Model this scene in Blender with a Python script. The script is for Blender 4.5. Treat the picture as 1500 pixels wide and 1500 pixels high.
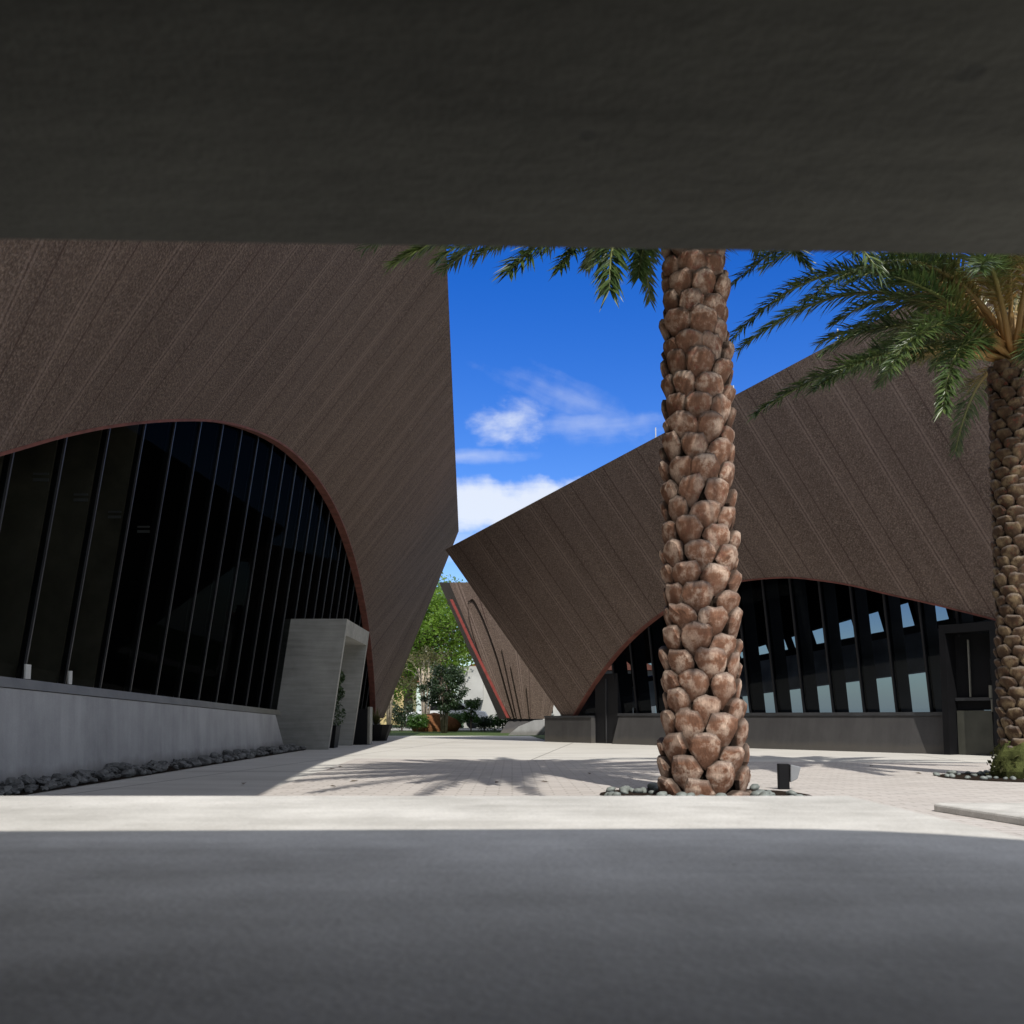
import bpy, bmesh, math, random
from mathutils import Vector, Matrix, noise
random.seed(7)
R = math.radians
scene = bpy.context.scene
for o in list(bpy.data.objects): bpy.data.objects.remove(o, do_unlink=True)

# ------------------------------------------------------------------ camera
CZ, TILT, HOR = 0.62, R(6.0), 1050.0
F = 1500.0
PY = HOR - F * math.tan(TILT)
cd = bpy.data.cameras.new("camera"); cam = bpy.data.objects.new("camera", cd)
scene.collection.objects.link(cam); scene.camera = cam
cam.location = (0, 0, CZ); cam.rotation_euler = (R(90) + TILT, 0, 0)
cd.sensor_width = 36; cd.lens = 36.0; cd.shift_y = (PY - 750) / 1500.0
cd.clip_start = 0.05; cd.clip_end = 3000
cd.dof.use_dof = True; cd.dof.focus_distance = 8.0; cd.dof.aperture_fstop = 9.0
scene.render.resolution_x = scene.render.resolution_y = 1024

# ------------------------------------------------------------------ world, sun, exposure
S = Vector((0.24, -0.80, 1.0)).normalized()
w = bpy.data.worlds.new("World"); scene.world = w; w.use_nodes = True
scene.view_settings.view_transform = 'Standard'; scene.view_settings.look = 'None'
scene.view_settings.exposure = -0.1; scene.view_settings.gamma = 1
CAMF = Vector((0, math.cos(TILT), math.sin(TILT))); CAMU = Vector((0, -math.sin(TILT), math.cos(TILT)))
O = Vector((0, 0, CZ))
def ray(px, py):
    return (Vector((1, 0, 0)) * ((px - 750) / F) + CAMU * ((PY - py) / F) + CAMF)
def azel(px, py):
    d = ray(px, py); return d.x / d.y, d.z / d.y

class NT:
    def __init__(s, tree): s.t = tree; s.n = tree.nodes; s.l = tree.links
    def add(s, typ, **kw):
        nd = s.n.new(typ)
        for k, v in kw.items():
            if k.startswith('i_'):
                key = k[2:]; key = int(key) if key.isdigit() else key.replace('_', ' ')
                if isinstance(v, bpy.types.NodeSocket): s.l.new(v, nd.inputs[key])
                else: nd.inputs[key].default_value = v
            else: setattr(nd, k, v)
        return nd
    def math(s, op, a, b=0.0, c=None, clamp=False):
        nd = s.n.new('ShaderNodeMath'); nd.operation = op; nd.use_clamp = clamp
        for i, v in enumerate([a, b] + ([c] if c is not None else [])):
            if isinstance(v, bpy.types.NodeSocket): s.l.new(v, nd.inputs[i])
            else: nd.inputs[i].default_value = v
        return nd.outputs[0]
    def ramp(s, fac, stops):
        nd = s.n.new('ShaderNodeValToRGB'); s.l.new(fac, nd.inputs[0])
        while len(nd.color_ramp.elements) < len(stops): nd.color_ramp.elements.new(0.5)
        for e, (p, c) in zip(nd.color_ramp.elements, stops):
            e.position = p; e.color = (c if len(c) == 4 else tuple(c) + (1,)) if not isinstance(c, (int, float)) else (c, c, c, 1)
        return nd.outputs[0]
    def mix(s, fac, a, b, mode='MIX'):
        nd = s.n.new('ShaderNodeMix'); nd.data_type = 'RGBA'; nd.blend_type = mode
        for i, v in ((0, fac), (6, a), (7, b)):
            if isinstance(v, bpy.types.NodeSocket): s.l.new(v, nd.inputs[i])
            else: nd.inputs[i].default_value = v if i == 0 else (tuple(v) + (1,))[:4]
        return nd.outputs[2]
    def noise(s, vec, scale, detail=4, rough=.5, dim='3D'):
        nd = s.n.new('ShaderNodeTexNoise'); s.l.new(vec, nd.inputs['Vector'])
        nd.inputs['Scale'].default_value = scale; nd.inputs['Detail'].default_value = detail
        nd.inputs['Roughness'].default_value = rough
        return nd.outputs['Fac']
    def mapping(s, vec, scale=(1, 1, 1), rot=(0, 0, 0), loc=(0, 0, 0)):
        nd = s.n.new('ShaderNodeMapping'); s.l.new(vec, nd.inputs[0])
        nd.inputs['Scale'].default_value = scale; nd.inputs['Rotation'].default_value = rot
        nd.inputs['Location'].default_value = loc
        return nd.outputs[0]

def build_world():
    t = NT(w.node_tree); t.n.clear()
    out = t.add('ShaderNodeOutputWorld'); bg = t.add('ShaderNodeBackground')
    sky = t.add('ShaderNodeTexSky'); sky.sky_type = 'NISHITA'; sky.sun_disc = False
    sky.sun_elevation = math.asin(S.z); sky.sun_rotation = math.atan2(S.x, S.y)
    sky.air_density = 1.0; sky.dust_density = 0.3; sky.ozone_density = 2.5
    hs = t.add('ShaderNodeHueSaturation', i_Color=sky.outputs[0]); hs.inputs['Saturation'].default_value = 1.46
    hs.inputs['Hue'].default_value = 0.524
    hs.inputs['Value'].default_value = 1.25
    tc = t.add('ShaderNodeTexCoord'); sp = t.add('ShaderNodeSeparateXYZ', i_0=tc.outputs['Generated'])
    ay = t.math('MAXIMUM', t.math('ABSOLUTE', sp.outputs[1]), 0.02)
    az = t.math('DIVIDE', sp.outputs[0], ay); el = t.math('DIVIDE', sp.outputs[2], ay)
    cb = t.add('ShaderNodeCombineXYZ', i_0=az, i_1=el)
    front = t.math('GREATER_THAN', sp.outputs[1], 0)
    total = None
    def blob(px, py, rx, ry, rot, sx, sy, sc, lo, hi, amp, seed):
        nonlocal total
        a, e = azel(px, py); rx /= F; ry /= F
        m = t.mapping(cb.outputs[0], loc=(-a, -e, 0))
        m = t.mapping(m, rot=(0, 0, rot), scale=(1, 1, 1))
        wn = t.add('ShaderNodeTexNoise'); t.l.new(t.mapping(m, scale=(9, 9, 1), loc=(seed, 0, 0)), wn.inputs[0]); wn.inputs['Detail'].default_value = 5
        dv = t.add('ShaderNodeVectorMath', operation='MULTIPLY_ADD'); t.l.new(wn.outputs['Color'], dv.inputs[0])
        dv.inputs[1].default_value = (rx * .9, ry * .9, 0); t.l.new(m, dv.inputs[2])
        off = t.mapping(dv.outputs[0], loc=(-rx * .45, -ry * .45, 0))
        ln = t.add('ShaderNodeVectorMath', operation='LENGTH'); t.l.new(t.mapping(off, scale=(1 / rx, 1 / ry, 1)), ln.inputs[0])
        mask = t.math('SUBTRACT', 1.0, ln.outputs['Value'], clamp=True)
        mask = t.math('POWER', mask, .7)
        n = t.noise(t.mapping(m, scale=(sx, sy, 1), loc=(seed, seed * 2, 0)), sc, 7, .6)
        v = t.math('ADD', t.math('MULTIPLY', mask, 1.1), t.math('MULTIPLY', t.math('SUBTRACT', n, .5), 1.5))
        mr = t.add('ShaderNodeMapRange', interpolation_type='SMOOTHSTEP', i_0=v, i_1=lo, i_2=hi, i_3=0.0, i_4=amp)
        mr2 = t.math('MULTIPLY', mr.outputs[0], t.math('MULTIPLY', mask, 4.0, clamp=True))
        total = mr2 if total is None else t.math('MAXIMUM', total, mr2)
    blob(744, 622, 78, 52, -.1, 7, 14, 4.0, .22, 1.45, .72, 1.3)
    blob(775, 606, 60, 40, .4, 7, 16, 4.0, .3, 1.5, .5, 2.3)
    blob(840, 590, 170, 45, .45, 2, 12, 2.4, .35, 1.6, .30, 5.1)
    blob(870, 625, 180, 36, -.05, 2, 14, 2.4, .3, 1.5, .36, 7.7)
    blob(690, 668, 130, 16, .0, 2, 14, 2.4, .3, 1.6, .42, 9.7)
    blob(740, 742, 400, 52, .03, 1.5, 9, 2.4, .05, .75, .88, 3.9)
    blob(620, 800, 260, 30, .0, 1.5, 9, 2.0, .0, 1.0, .3, 4.4)
    # white cloud added outside the view to neutralise the light in the shade
    n2 = t.noise(t.mapping(tc.outputs['Generated'], scale=(1, 1, 4)), 2.2, 6, .6)
    mr = t.add('ShaderNodeMapRange', interpolation_type='SMOOTHSTEP', i_0=n2, i_1=.24, i_2=.46, i_3=0.0, i_4=.85)
    # the blue gap in front stays clear; the added unseen cloud fills the rest
    gx_ = t.math('ABSOLUTE', t.math('SUBTRACT', az, .12)); g1 = t.math('MULTIPLY', t.math('SUBTRACT', gx_, .34), 3.0, clamp=True)
    g2 = t.math('MULTIPLY', t.math('SUBTRACT', el, .60), 3.0, clamp=True)
    gap = t.math('MAXIMUM', t.math('MAXIMUM', g1, g2), t.math('SUBTRACT', 1.0, front))
    cl = t.math('MAXIMUM', t.math('MULTIPLY', total, front), t.math('MULTIPLY', mr.outputs[0], gap))
    hz = t.math('MULTIPLY', t.math('SUBTRACT', 1.0, t.math('MULTIPLY', el, 14.0), clamp=True), .8)
    skyc = t.mix(hz, hs.outputs[0], (3.3, 4.3, 5.4))
    col = t.mix(cl, skyc, (6.6, 7.0, 7.6))
    t.l.new(col, bg.inputs[0]); bg.inputs[1].default_value = 0.14
    t.l.new(bg.outputs[0], out.inputs[0])
build_world()
sd = bpy.data.lights.new("sun", 'SUN'); sd.energy = 4.6; sd.angle = R(.5); sd.color = (1, .955, .88)
so = bpy.data.objects.new("sun", sd); scene.collection.objects.link(so)
so.rotation_euler = S.to_track_quat('Z', 'Y').to_euler(); so.location = (5, -10, 30)

# ------------------------------------------------------------------ materials
def mat(name):
    m = bpy.data.materials.new(name); m.use_nodes = True
    t = NT(m.node_tree); t.n.clear()
    out = t.add('ShaderNodeOutputMaterial'); b = t.add('ShaderNodeBsdfPrincipled')
    t.l.new(b.outputs[0], out.inputs[0]); t.b = b; t.out = out
    tc = t.add('ShaderNodeTexCoord'); t.obj = tc.outputs['Object']; t.uv = tc.outputs['UV']
    geo = t.add('ShaderNodeNewGeometry'); t.pos = geo.outputs['Position']
    return m, t
def setc(t, col, rough=.8, spec=.5):
    if isinstance(col, bpy.types.NodeSocket): t.l.new(col, t.b.inputs['Base Color'])
    else: t.b.inputs['Base Color'].default_value = tuple(col) + (1,)
    t.b.inputs['Roughness'].default_value = rough; t.b.inputs['Specular IOR Level'].default_value = spec
def bump(t, h, strength=.3, dist=.02):
    nd = t.add('ShaderNodeBump', i_Height=h, i_Strength=strength, i_Distance=dist)
    t.l.new(nd.outputs[0], t.b.inputs['Normal'])
def simple(name, col, rough=.6, spec=.4, var=.15, scale=6, metallic=0, bmp=0):
    m, t = mat(name)
    n = t.noise(t.pos, scale, 5, .6)
    a = tuple(c * (1 - var) for c in col); b = tuple(min(1, c * (1 + var)) for c in col)
    setc(t, t.ramp(n, [(.3, a), (.7, b)]), rough, spec); t.b.inputs['Metallic'].default_value = metallic
    if bmp: bump(t, t.noise(t.pos, scale * 8, 4), bmp, .01)
    return m
M = {}
def facade():
    m, t = mat('rose_aggregate_precast')
    sp = t.add('ShaderNodeSeparateXYZ', i_0=t.uv)
    u, v = sp.outputs[0], sp.outputs[1]
    fine = t.noise(t.pos, 38, 3, .75); vor = t.add('ShaderNodeTexVoronoi', i_Vector=t.pos, i_Scale=42.0)
    big = t.noise(t.pos, .9, 4, .6); st = t.noise(t.mapping(t.uv, scale=(1.1, .16, 1)), 2.0, 5, .65)
    base = t.ramp(fine, [(.33, (.062, .043, .034)), (.5, (.134, .096, .077)), (.68, (.255, .198, .163))])
    spk = t.ramp(vor.outputs['Color'], [(.15, (.45, .42, .40)), (.5, (1, 1, 1)), (.85, (1.0, .93, .88))])
    base = t.mix(.60, base, spk, 'MULTIPLY')
    base = t.mix(t.math('MULTIPLY', t.ramp(st, [(.35, 0.0), (.75, 1.0)]), .30), base, (.29, .215, .175))
    base = t.mix(t.math('MULTIPLY', t.ramp(big, [(.4, 0.0), (.7, 1.0)]), .30), base, (.13, .095, .08))
    # panel joints along the rulings
    fr = t.math('FRACT', u); d = t.math('ABSOLUTE', t.math('SUBTRACT', fr, .5))
    j1 = t.math('LESS_THAN', d, .014)
    fr2 = t.math('FRACT', t.math('ADD', u, .34)); d2 = t.math('ABSOLUTE', t.math('SUBTRACT', fr2, .5))
    j2 = t.math('LESS_THAN', d2, .010)
    j2 = t.math('MULTIPLY', j2, .55)
    j = t.math('MAXIMUM', j1, j2)
    base = t.mix(t.math('MULTIPLY', j, .65), base, (.06, .035, .03))
    band = t.math('MULTIPLY', t.math('LESS_THAN', t.math('ABSOLUTE', t.math('SUBTRACT', d2, .035)), .018), .25)
    base = t.mix(band, base, (.36, .27, .23))
    setc(t, base, .92, .25)
    h = t.math('SUBTRACT', t.math('ADD', vor.outputs['Distance'], fine), t.math('MULTIPLY', j, 1.6))
    bump(t, h, .7, .02)
    return m
M['facade'] = facade()
def concrete(name, lo, hi, streak=False, scale=1.0, rough=.85, pits=False, specks=False):
    m, t = mat(name)
    n1 = t.noise(t.pos, 1.3 * scale, 6, .62); n2 = t.noise(t.pos, 55 * scale, 3, .6)
    vec = t.mapping(t.pos, scale=(1.6, 1.6, .18)) if streak == 'v' else t.mapping(t.pos, scale=(.30, 2.6, 5))
    n3 = t.noise(vec, 3.2 * scale, 6, .65)
    f = t.math('ADD', t.math('MULTIPLY', n1, .5), t.math('ADD', t.math('MULTIPLY', n3, .38 if streak else .15), t.math('MULTIPLY', n2, .12)))
    rr = (.34, .66) if streak else (.26, .50)
    col = t.ramp(f, [(rr[0], lo), (rr[1], hi)])
    h = t.math('ADD', n2, t.math('MULTIPLY', n3, .5))
    if specks:
        v = t.add('ShaderNodeTexVoronoi', i_Vector=t.pos, i_Scale=7.0); q = t.math('LESS_THAN', v.outputs['Distance'], .022)
        st = t.ramp(t.noise(t.pos, 2.6, 7, .7), [(.50, 0.0), (.66, 1.0)])
        col = t.mix(t.math('MULTIPLY', st, .22), col, (.24, .22, .19)); col = t.mix(t.math('MULTIPLY', q, .6), col, (.1, .08, .06))
        col = t.mix(t.math('MULTIPLY', t.ramp(t.noise(t.pos, 160, 2, .8), [(.5, 0.0), (.75, 1.0)]), .3), col, (.2, .19, .17))
    if pits:
        v = t.add('ShaderNodeTexVoronoi', i_Vector=t.mapping(t.pos, loc=(.13, .02, 0)), i_Scale=5.0); r = t.math('LESS_THAN', t.math('ADD', v.outputs['Distance'], t.math('MULTIPLY', t.noise(t.pos, 30), .06)), .085)
        col = t.mix(t.math('MULTIPLY', r, .7), col, (.05, .05, .045)); h = t.math('SUBTRACT', h, r)
    if streak == 'v':
        sz = t.add('ShaderNodeSeparateXYZ', i_0=t.pos)
        dz_ = t.math('SUBTRACT', 1.0, t.math('MULTIPLY', t.math('ADD', sz.outputs[2], t.math('MULTIPLY', t.noise(t.pos, 5), -.16)), 9.0), clamp=True)
        col = t.mix(t.math('MULTIPLY', dz_, .5), col, (.10, .09, .075))
    setc(t, col, rough, .35); bump(t, h, .25, .006)
    return m
M['slab'] = concrete('bench_concrete', (.38, .367, .335), (.73, .71, .665), scale=2.2, specks=True)
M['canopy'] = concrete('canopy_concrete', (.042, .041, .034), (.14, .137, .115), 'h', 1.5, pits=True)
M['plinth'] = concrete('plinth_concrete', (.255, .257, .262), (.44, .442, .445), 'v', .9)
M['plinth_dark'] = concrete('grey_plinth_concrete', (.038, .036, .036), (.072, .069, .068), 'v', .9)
M['portal'] = concrete('portal_concrete', (.18, .18, .165), (.35, .35, .325), 'h', 1.2, pits=False)
def walk():
    m, t = mat('plaza_concrete')
    n1 = t.noise(t.pos, .7, 6, .6); n2 = t.noise(t.pos, 60, 3, .6); n3 = t.noise(t.mapping(t.pos, scale=(.5, 3, 1)), 1.1, 5)
    f = t.math('ADD', t.math('MULTIPLY', n1, .5), t.math('MULTIPLY', n3, .5))
    col = t.ramp(f, [(.3, (.50, .48, .44)), (.66, (.68, .66, .61))])
    col = t.mix(t.math('MULTIPLY', n2, .25), col, (.3, .28, .25))
    sp = t.add('ShaderNodeSeparateXYZ', i_0=t.mapping(t.pos, rot=(0, 0, .12)))
    def jt(s, per): return t.math('LESS_THAN', t.math('ABSOLUTE', t.math('SUBTRACT', t.math('FRACT', t.math('DIVIDE', s, per)), .5)), .004)
    j = t.math('MAXIMUM', jt(sp.outputs[0], 3.0), jt(sp.outputs[1], 4.5))
    col = t.mix(t.math('MULTIPLY', j, .7), col, (.1, .09, .08))
    setc(t, col, .85, .3); bump(t, n2, .2, .004)
    return m
M['walk'] = walk()
def bricks():
    m, t = mat('brick_pavers')
    b = t.add('ShaderNodeTexBrick', i_Vector=t.mapping(t.pos, rot=(0, 0, .0)), i_Scale=1.0)
    b.inputs['Brick Width'].default_value = .22; b.inputs['Row Height'].default_value = .11; b.inputs['Mortar Size'].default_value = .008
    b.inputs['Mortar Smooth'].default_value = .2; b.inputs['Bias'].default_value = 0
    b.inputs['Color1'].default_value = (.55, .515, .48, 1); b.inputs['Color2'].default_value = (.45, .415, .385, 1); b.inputs['Mortar'].default_value = (.34, .315, .285, 1)
    n = t.noise(t.pos, 1.6, 6, .65)
    col = t.mix(t.math('MULTIPLY', t.ramp(n, [(.3, 0.0), (.7, 1.0)]), .5), b.outputs[0], (.55, .50, .46))
    setc(t, col, .85, .3)
    bump(t, t.math('SUBTRACT', t.noise(t.pos, 40), t.math('MULTIPLY', b.outputs['Fac'], 1.5)), .5, .006)
    return m
M['brick'] = bricks()
M['red'] = simple('red_brown_trim', (.15, .055, .042), .8, .3, .35, 5)
M['brightred'] = simple('red_trim', (.28, .06, .05), .8, .3, .25, 5)
M['black'] = simple('black_metal', (.006, .006, .007), .6, .15, .2, 3)
M['fin'] = simple('bronze_black_fin', (.010, .010, .012), .6, .3, .3, 2)
M['litfin'] = simple('lit_fin_copy', (.42, .38, .28), .7, .3, .3, 2)  # paler copy of the fin material, lit look of the near fins painted in
M['mull'] = simple('dark_aluminium', (.055, .056, .060), .42, .5, .2, 3, metallic=.35)
M['sill'] = simple('bronze_sill', (.17, .165, .14), .5, .5, .2, 3)
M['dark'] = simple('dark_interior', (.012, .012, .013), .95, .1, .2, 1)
M['band'] = simple('grey_interior_band', (.78, .78, .80), .9, .2, .3, 1)
M['panel'] = simple('bronze_panel', (.060, .060, .048), .55, .4, .25, 3)
M['white'] = simple('white_plastic', (.55, .55, .52), .6, .4, .1, 5)
M['pale'] = simple('white_stucco', (.46, .46, .44), .9, .2, .18, .6)
M['rock'] = simple('river_rock', (.13, .132, .13), .75, .4, .45, 9, bmp=.3)
M['pebble'] = simple('grey_green_pebble', (.18, .20, .185), .55, .5, .35, 9, bmp=.2)
M['grass'] = simple('grass', (.055, .085, .025), .9, .2, .45, 1.2, bmp=.8)
M['road'] = simple('pale_asphalt', (.30, .29, .27), .9, .2, .15, 1)
M['mulch'] = simple('pine_mulch', (.19, .085, .04), .95, .1, .45, 14, bmp=.8)
M['bark'] = simple('grey_bark', (.19, .155, .12), .9, .2, .4, 9, bmp=.8)
M['palebark'] = simple('pale_smooth_bark', (.42, .36, .28), .8, .2, .3, 8)
M['lens'] = simple('lamp_glass', (.20, .21, .22), .15, .8, .1, 5)
M['roof'] = simple('terracotta_roof', (.34, .12, .07), .9, .2, .3, 4)
M['car'] = simple('white_car_paint', (.70, .71, .72), .25, .6, .02, 1)
M['tire'] = simple('rubber', (.02, .02, .02), .8, .2, .2, 4)
def glass(name, tint, refl, rough=.0):
    m, t = mat(name); t.n.remove(t.b)
    tr = t.add('ShaderNodeBsdfTransparent'); tr.inputs[0].default_value = tuple(tint) + (1,)
    gl = t.add('ShaderNodeBsdfGlossy'); gl.inputs[0].default_value = (.8, .85, .9, 1); gl.inputs['Roughness'].default_value = rough
    mx = t.add('ShaderNodeMixShader'); mx.inputs[0].default_value = refl
    t.l.new(tr.outputs[0], mx.inputs[1]); t.l.new(gl.outputs[0], mx.inputs[2]); t.l.new(mx.outputs[0], t.out.inputs[0])
    return m
M['glassL'] = glass('dark_tinted_glass', (.24, .25, .25), .003)
M['glassR'] = glass('grey_tinted_glass', (.20, .235, .28), .010)
M['clear'] = glass('clear_glass', (.85, .92, .92), .08)
def leafmat(name, cols, trans=.35, rough=.45, attr=False):
    m, t = mat(name)
    n = t.noise(t.pos, 1.1, 4, .7); n2 = t.noise(t.pos, 14, 2, .7)
    f = t.math('ADD', t.math('MULTIPLY', n, .55), t.math('MULTIPLY', n2, .45))
    col = t.ramp(f, [(.36, cols[0]), (.5, cols[1]), (.64, cols[2])])
    if attr:
        at = t.add('ShaderNodeVertexColor'); at.layer_name = 'tone'
        sp = t.add('ShaderNodeSeparateColor', i_0=at.outputs[0])
        col = t.mix(sp.outputs[0], col, (.36, .19, .045))
        col = t.mix(t.math('MULTIPLY', sp.outputs[1], .75), col, (.16, .21, .05))
    setc(t, col, rough, .6)
    tl = t.add('ShaderNodeBsdfTranslucent'); t.l.new(col, tl.inputs[0])
    mx = t.add('ShaderNodeMixShader'); mx.inputs[0].default_value = trans
    t.l.new(t.b.outputs[0], mx.inputs[1]); t.l.new(tl.outputs[0], mx.inputs[2]); t.l.new(mx.outputs[0], t.out.inputs[0])
    return m
M['frond'] = leafmat('palm_leaflet', [(.022, .045, .014), (.045, .082, .026), (.10, .14, .045)], .25, .35, True)
M['oak'] = leafmat('oak_leaves', [(.06, .12, .015), (.14, .26, .025), (.27, .40, .05)], .5)
M['olive'] = leafmat('olive_leaves', [(.06, .065, .022), (.12, .12, .045), (.22, .19, .08)], .35)
M['darkleaf'] = leafmat('dark_leaves', [(.012, .026, .010), (.025, .05, .018), (.05, .09, .028)], .2)
M['shrub'] = leafmat('shrub_leaves', [(.03, .075, .015), (.055, .13, .02), (.09, .19, .035)], .35)
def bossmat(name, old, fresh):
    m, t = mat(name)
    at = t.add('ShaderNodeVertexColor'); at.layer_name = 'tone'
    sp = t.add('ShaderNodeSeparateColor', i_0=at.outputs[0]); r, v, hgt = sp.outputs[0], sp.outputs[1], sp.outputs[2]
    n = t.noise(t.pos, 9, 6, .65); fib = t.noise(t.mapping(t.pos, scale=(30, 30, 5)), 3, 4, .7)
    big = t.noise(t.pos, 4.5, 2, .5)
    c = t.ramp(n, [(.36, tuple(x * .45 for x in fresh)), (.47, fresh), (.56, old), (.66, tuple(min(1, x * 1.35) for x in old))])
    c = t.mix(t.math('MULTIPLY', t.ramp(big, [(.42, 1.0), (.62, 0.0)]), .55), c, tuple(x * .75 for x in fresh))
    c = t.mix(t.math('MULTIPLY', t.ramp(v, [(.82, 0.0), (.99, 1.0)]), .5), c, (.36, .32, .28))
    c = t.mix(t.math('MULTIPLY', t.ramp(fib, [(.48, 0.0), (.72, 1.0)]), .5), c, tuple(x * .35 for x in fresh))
    c = t.mix(t.math('MULTIPLY', hgt, .42), c, tuple(x * .55 for x in fresh))  # higher bases redder, with crown shade also put into the colour
    c = t.mix(t.math('MULTIPLY', t.ramp(v, [(.05, 1.0), (.62, 0.0)]), .75), c, tuple(x * .38 for x in fresh))  # shade of the undersides painted in, darker towards each base's bottom
    c = t.mix(t.math('MULTIPLY', t.ramp(r, [(.05, 0.0), (.6, 1.0)]), .9), c, (.035, .022, .015))  # crevice dirt, with the shade of the gaps also put into the colour
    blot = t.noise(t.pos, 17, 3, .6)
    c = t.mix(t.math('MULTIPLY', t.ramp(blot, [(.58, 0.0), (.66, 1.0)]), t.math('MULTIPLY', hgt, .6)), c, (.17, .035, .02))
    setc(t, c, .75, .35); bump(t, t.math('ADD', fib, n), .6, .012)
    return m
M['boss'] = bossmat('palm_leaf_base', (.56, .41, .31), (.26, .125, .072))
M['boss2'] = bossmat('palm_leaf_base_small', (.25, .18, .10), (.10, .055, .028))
M['core'] = simple('palm_fibre', (.028, .019, .013), .95, .1, .5, 25, bmp=1)
M['moss'] = simple('mossy_roots', (.075, .085, .028), .95, .1, .6, 12, bmp=1)
M['rachis'] = None
def rach():
    m, t = mat('palm_rachis')
    at = t.add('ShaderNodeVertexColor'); at.layer_name = 'tone'
    sp = t.add('ShaderNodeSeparateColor', i_0=at.outputs[0])
    setc(t, t.mix(sp.outputs[0], (.13, .15, .045), (.34, .18, .06)), .5, .5)
    return m
M['rachis'] = rach()

# ------------------------------------------------------------------ mesh helpers
class MB:
    def __init__(s): s.v = []; s.f = []; s.c = []; s.uv = {}
    def add(s, verts, faces, col=None):
        b = len(s.v); s.v += [Vector(x) for x in verts]; s.f += [tuple(b + i for i in f) for f in faces]
        s.c += [col] * len(verts) if not isinstance(col, list) else col
        return b
    def box(s, lo, hi, mtx=None):
        x0, y0, z0 = lo; x1, y1, z1 = hi
        vs = [Vector(p) for p in ((x0, y0, z0), (x1, y0, z0), (x1, y1, z0), (x0, y1, z0), (x0, y0, z1), (x1, y0, z1), (x1, y1, z1), (x0, y1, z1))]
        if mtx: vs = [mtx @ p for p in vs]
        s.hexa(vs)
    def hexa(s, vs):
        s.add(vs, [(0, 3, 2, 1), (4, 5, 6, 7), (0, 1, 5, 4), (1, 2, 6, 5), (2, 3, 7, 6), (3, 0, 4, 7)])
    def prism(s, base, top):
        n = len(base)
        s.add(list(base) + list(top), [tuple(reversed(range(n))), tuple(range(n, 2 * n))] + [(i, (i + 1) % n, n + (i + 1) % n, n + i) for i in range(n)])
    def tube(s, pts, rad, seg=8, cap=True, col=None):
        pts = [Vector(p) for p in pts]; rings = []; cs = []
        vs = []
        for i, p in enumerate(pts):
            tg = (pts[min(i + 1, len(pts) - 1)] - pts[max(i - 1, 0)]).normalized()
            a = Vector((0, 0, 1)) if abs(tg.z) < .9 else Vector((1, 0, 0))
            x = tg.cross(a).normalized(); y = tg.cross(x)
            r = rad[i] if isinstance(rad, (list, tuple)) else rad
            for k in range(seg):
                an = 2 * math.pi * k / seg; vs.append(p + x * math.cos(an) * r + y * math.sin(an) * r)
                cs.append(col[i] if isinstance(col, list) else col)
        fs = [(i * seg + k, i * seg + (k + 1) % seg, (i + 1) * seg + (k + 1) % seg, (i + 1) * seg + k) for i in range(len(pts) - 1) for k in range(seg)]
        if cap: fs += [tuple(reversed(range(seg))), tuple(range((len(pts) - 1) * seg, len(pts) * seg))]
        s.add(vs, fs, cs)
    def ball(s, c, r, seg=10, rings=7, jit=0, sc=(1, 1, 1), seed=0):
        vs = []; fs = []
        for i in range(rings + 1):
            th = math.pi * i / rings
            for k in range(seg):
                ph = 2 * math.pi * k / seg
                d = Vector((math.sin(th) * math.cos(ph), math.sin(th) * math.sin(ph), math.cos(th)))
                q = 1 + jit * noise.noise(d * 1.7 + Vector((seed * 3.1, seed, 0)))
                vs.append(Vector(c) + Vector((d.x * sc[0], d.y * sc[1], d.z * sc[2])) * r * q)
        for i in range(rings):
            for k in range(seg): fs.append((i * seg + k, (i + 1) * seg + k, (i + 1) * seg + (k + 1) % seg, i * seg + (k + 1) % seg))
        s.add(vs, fs)
    def build(s, name, m, parent=None, loc=None, smooth=False, bevel=0, recalc=True):
        me = bpy.data.meshes.new(name)
        off = Vector(loc) if loc else Vector((0, 0, 0))
        me.from_pydata([v - off for v in s.v], [], s.f); me.materials.append(m)
        if any(c is not None for c in s.c):
            ca = me.color_attributes.new('tone', 'FLOAT_COLOR', 'POINT')
            for i, c in enumerate(s.c): ca.data[i].color = (c if c else (0, 0, 0)) + (1,)
        if recalc:
            bm = bmesh.new(); bm.from_mesh(me); bmesh.ops.remove_doubles(bm, verts=bm.verts, dist=1e-5) if bevel else None
            bmesh.ops.recalc_face_normals(bm, faces=bm.faces); bm.to_mesh(me); bm.free()
        if smooth: me.shade_smooth()
        o = bpy.data.objects.new(name, me); scene.collection.objects.link(o)
        if loc and not parent: o.location = loc
        if loc and parent: o.location = Vector(loc) - parent.location
        if parent:
            o.parent = parent
            if not loc: o.location = -parent.location
        if bevel:
            bv = o.modifiers.new('bevel', 'BEVEL'); bv.width = bevel; bv.segments = 2; bv.limit_method = 'ANGLE'
        return o
def tag(o, label=None, cat=None, group=None, kind=None):
    if label: o['label'] = label
    if cat: o['category'] = cat
    if group: o['group'] = group
    if kind: o['kind'] = kind
    return o
def thing(name, label, cat, loc, group=None):
    o = bpy.data.objects.new(name, None); scene.collection.objects.link(o); o.location = loc
    o.empty_display_size = .2
    return tag(o, label, cat, group)
def hit(px, py, p, n):
    d = ray(px, py); n = Vector(n); return O + d * ((Vector(p) - O).dot(n) / d.dot(n))
def at(px, py, Y): return hit(px, py, (0, Y, 0), (0, 1, 0))
def gnd(px, py, z=0): return hit(px, py, (0, 0, z), (0, 0, 1))

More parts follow.
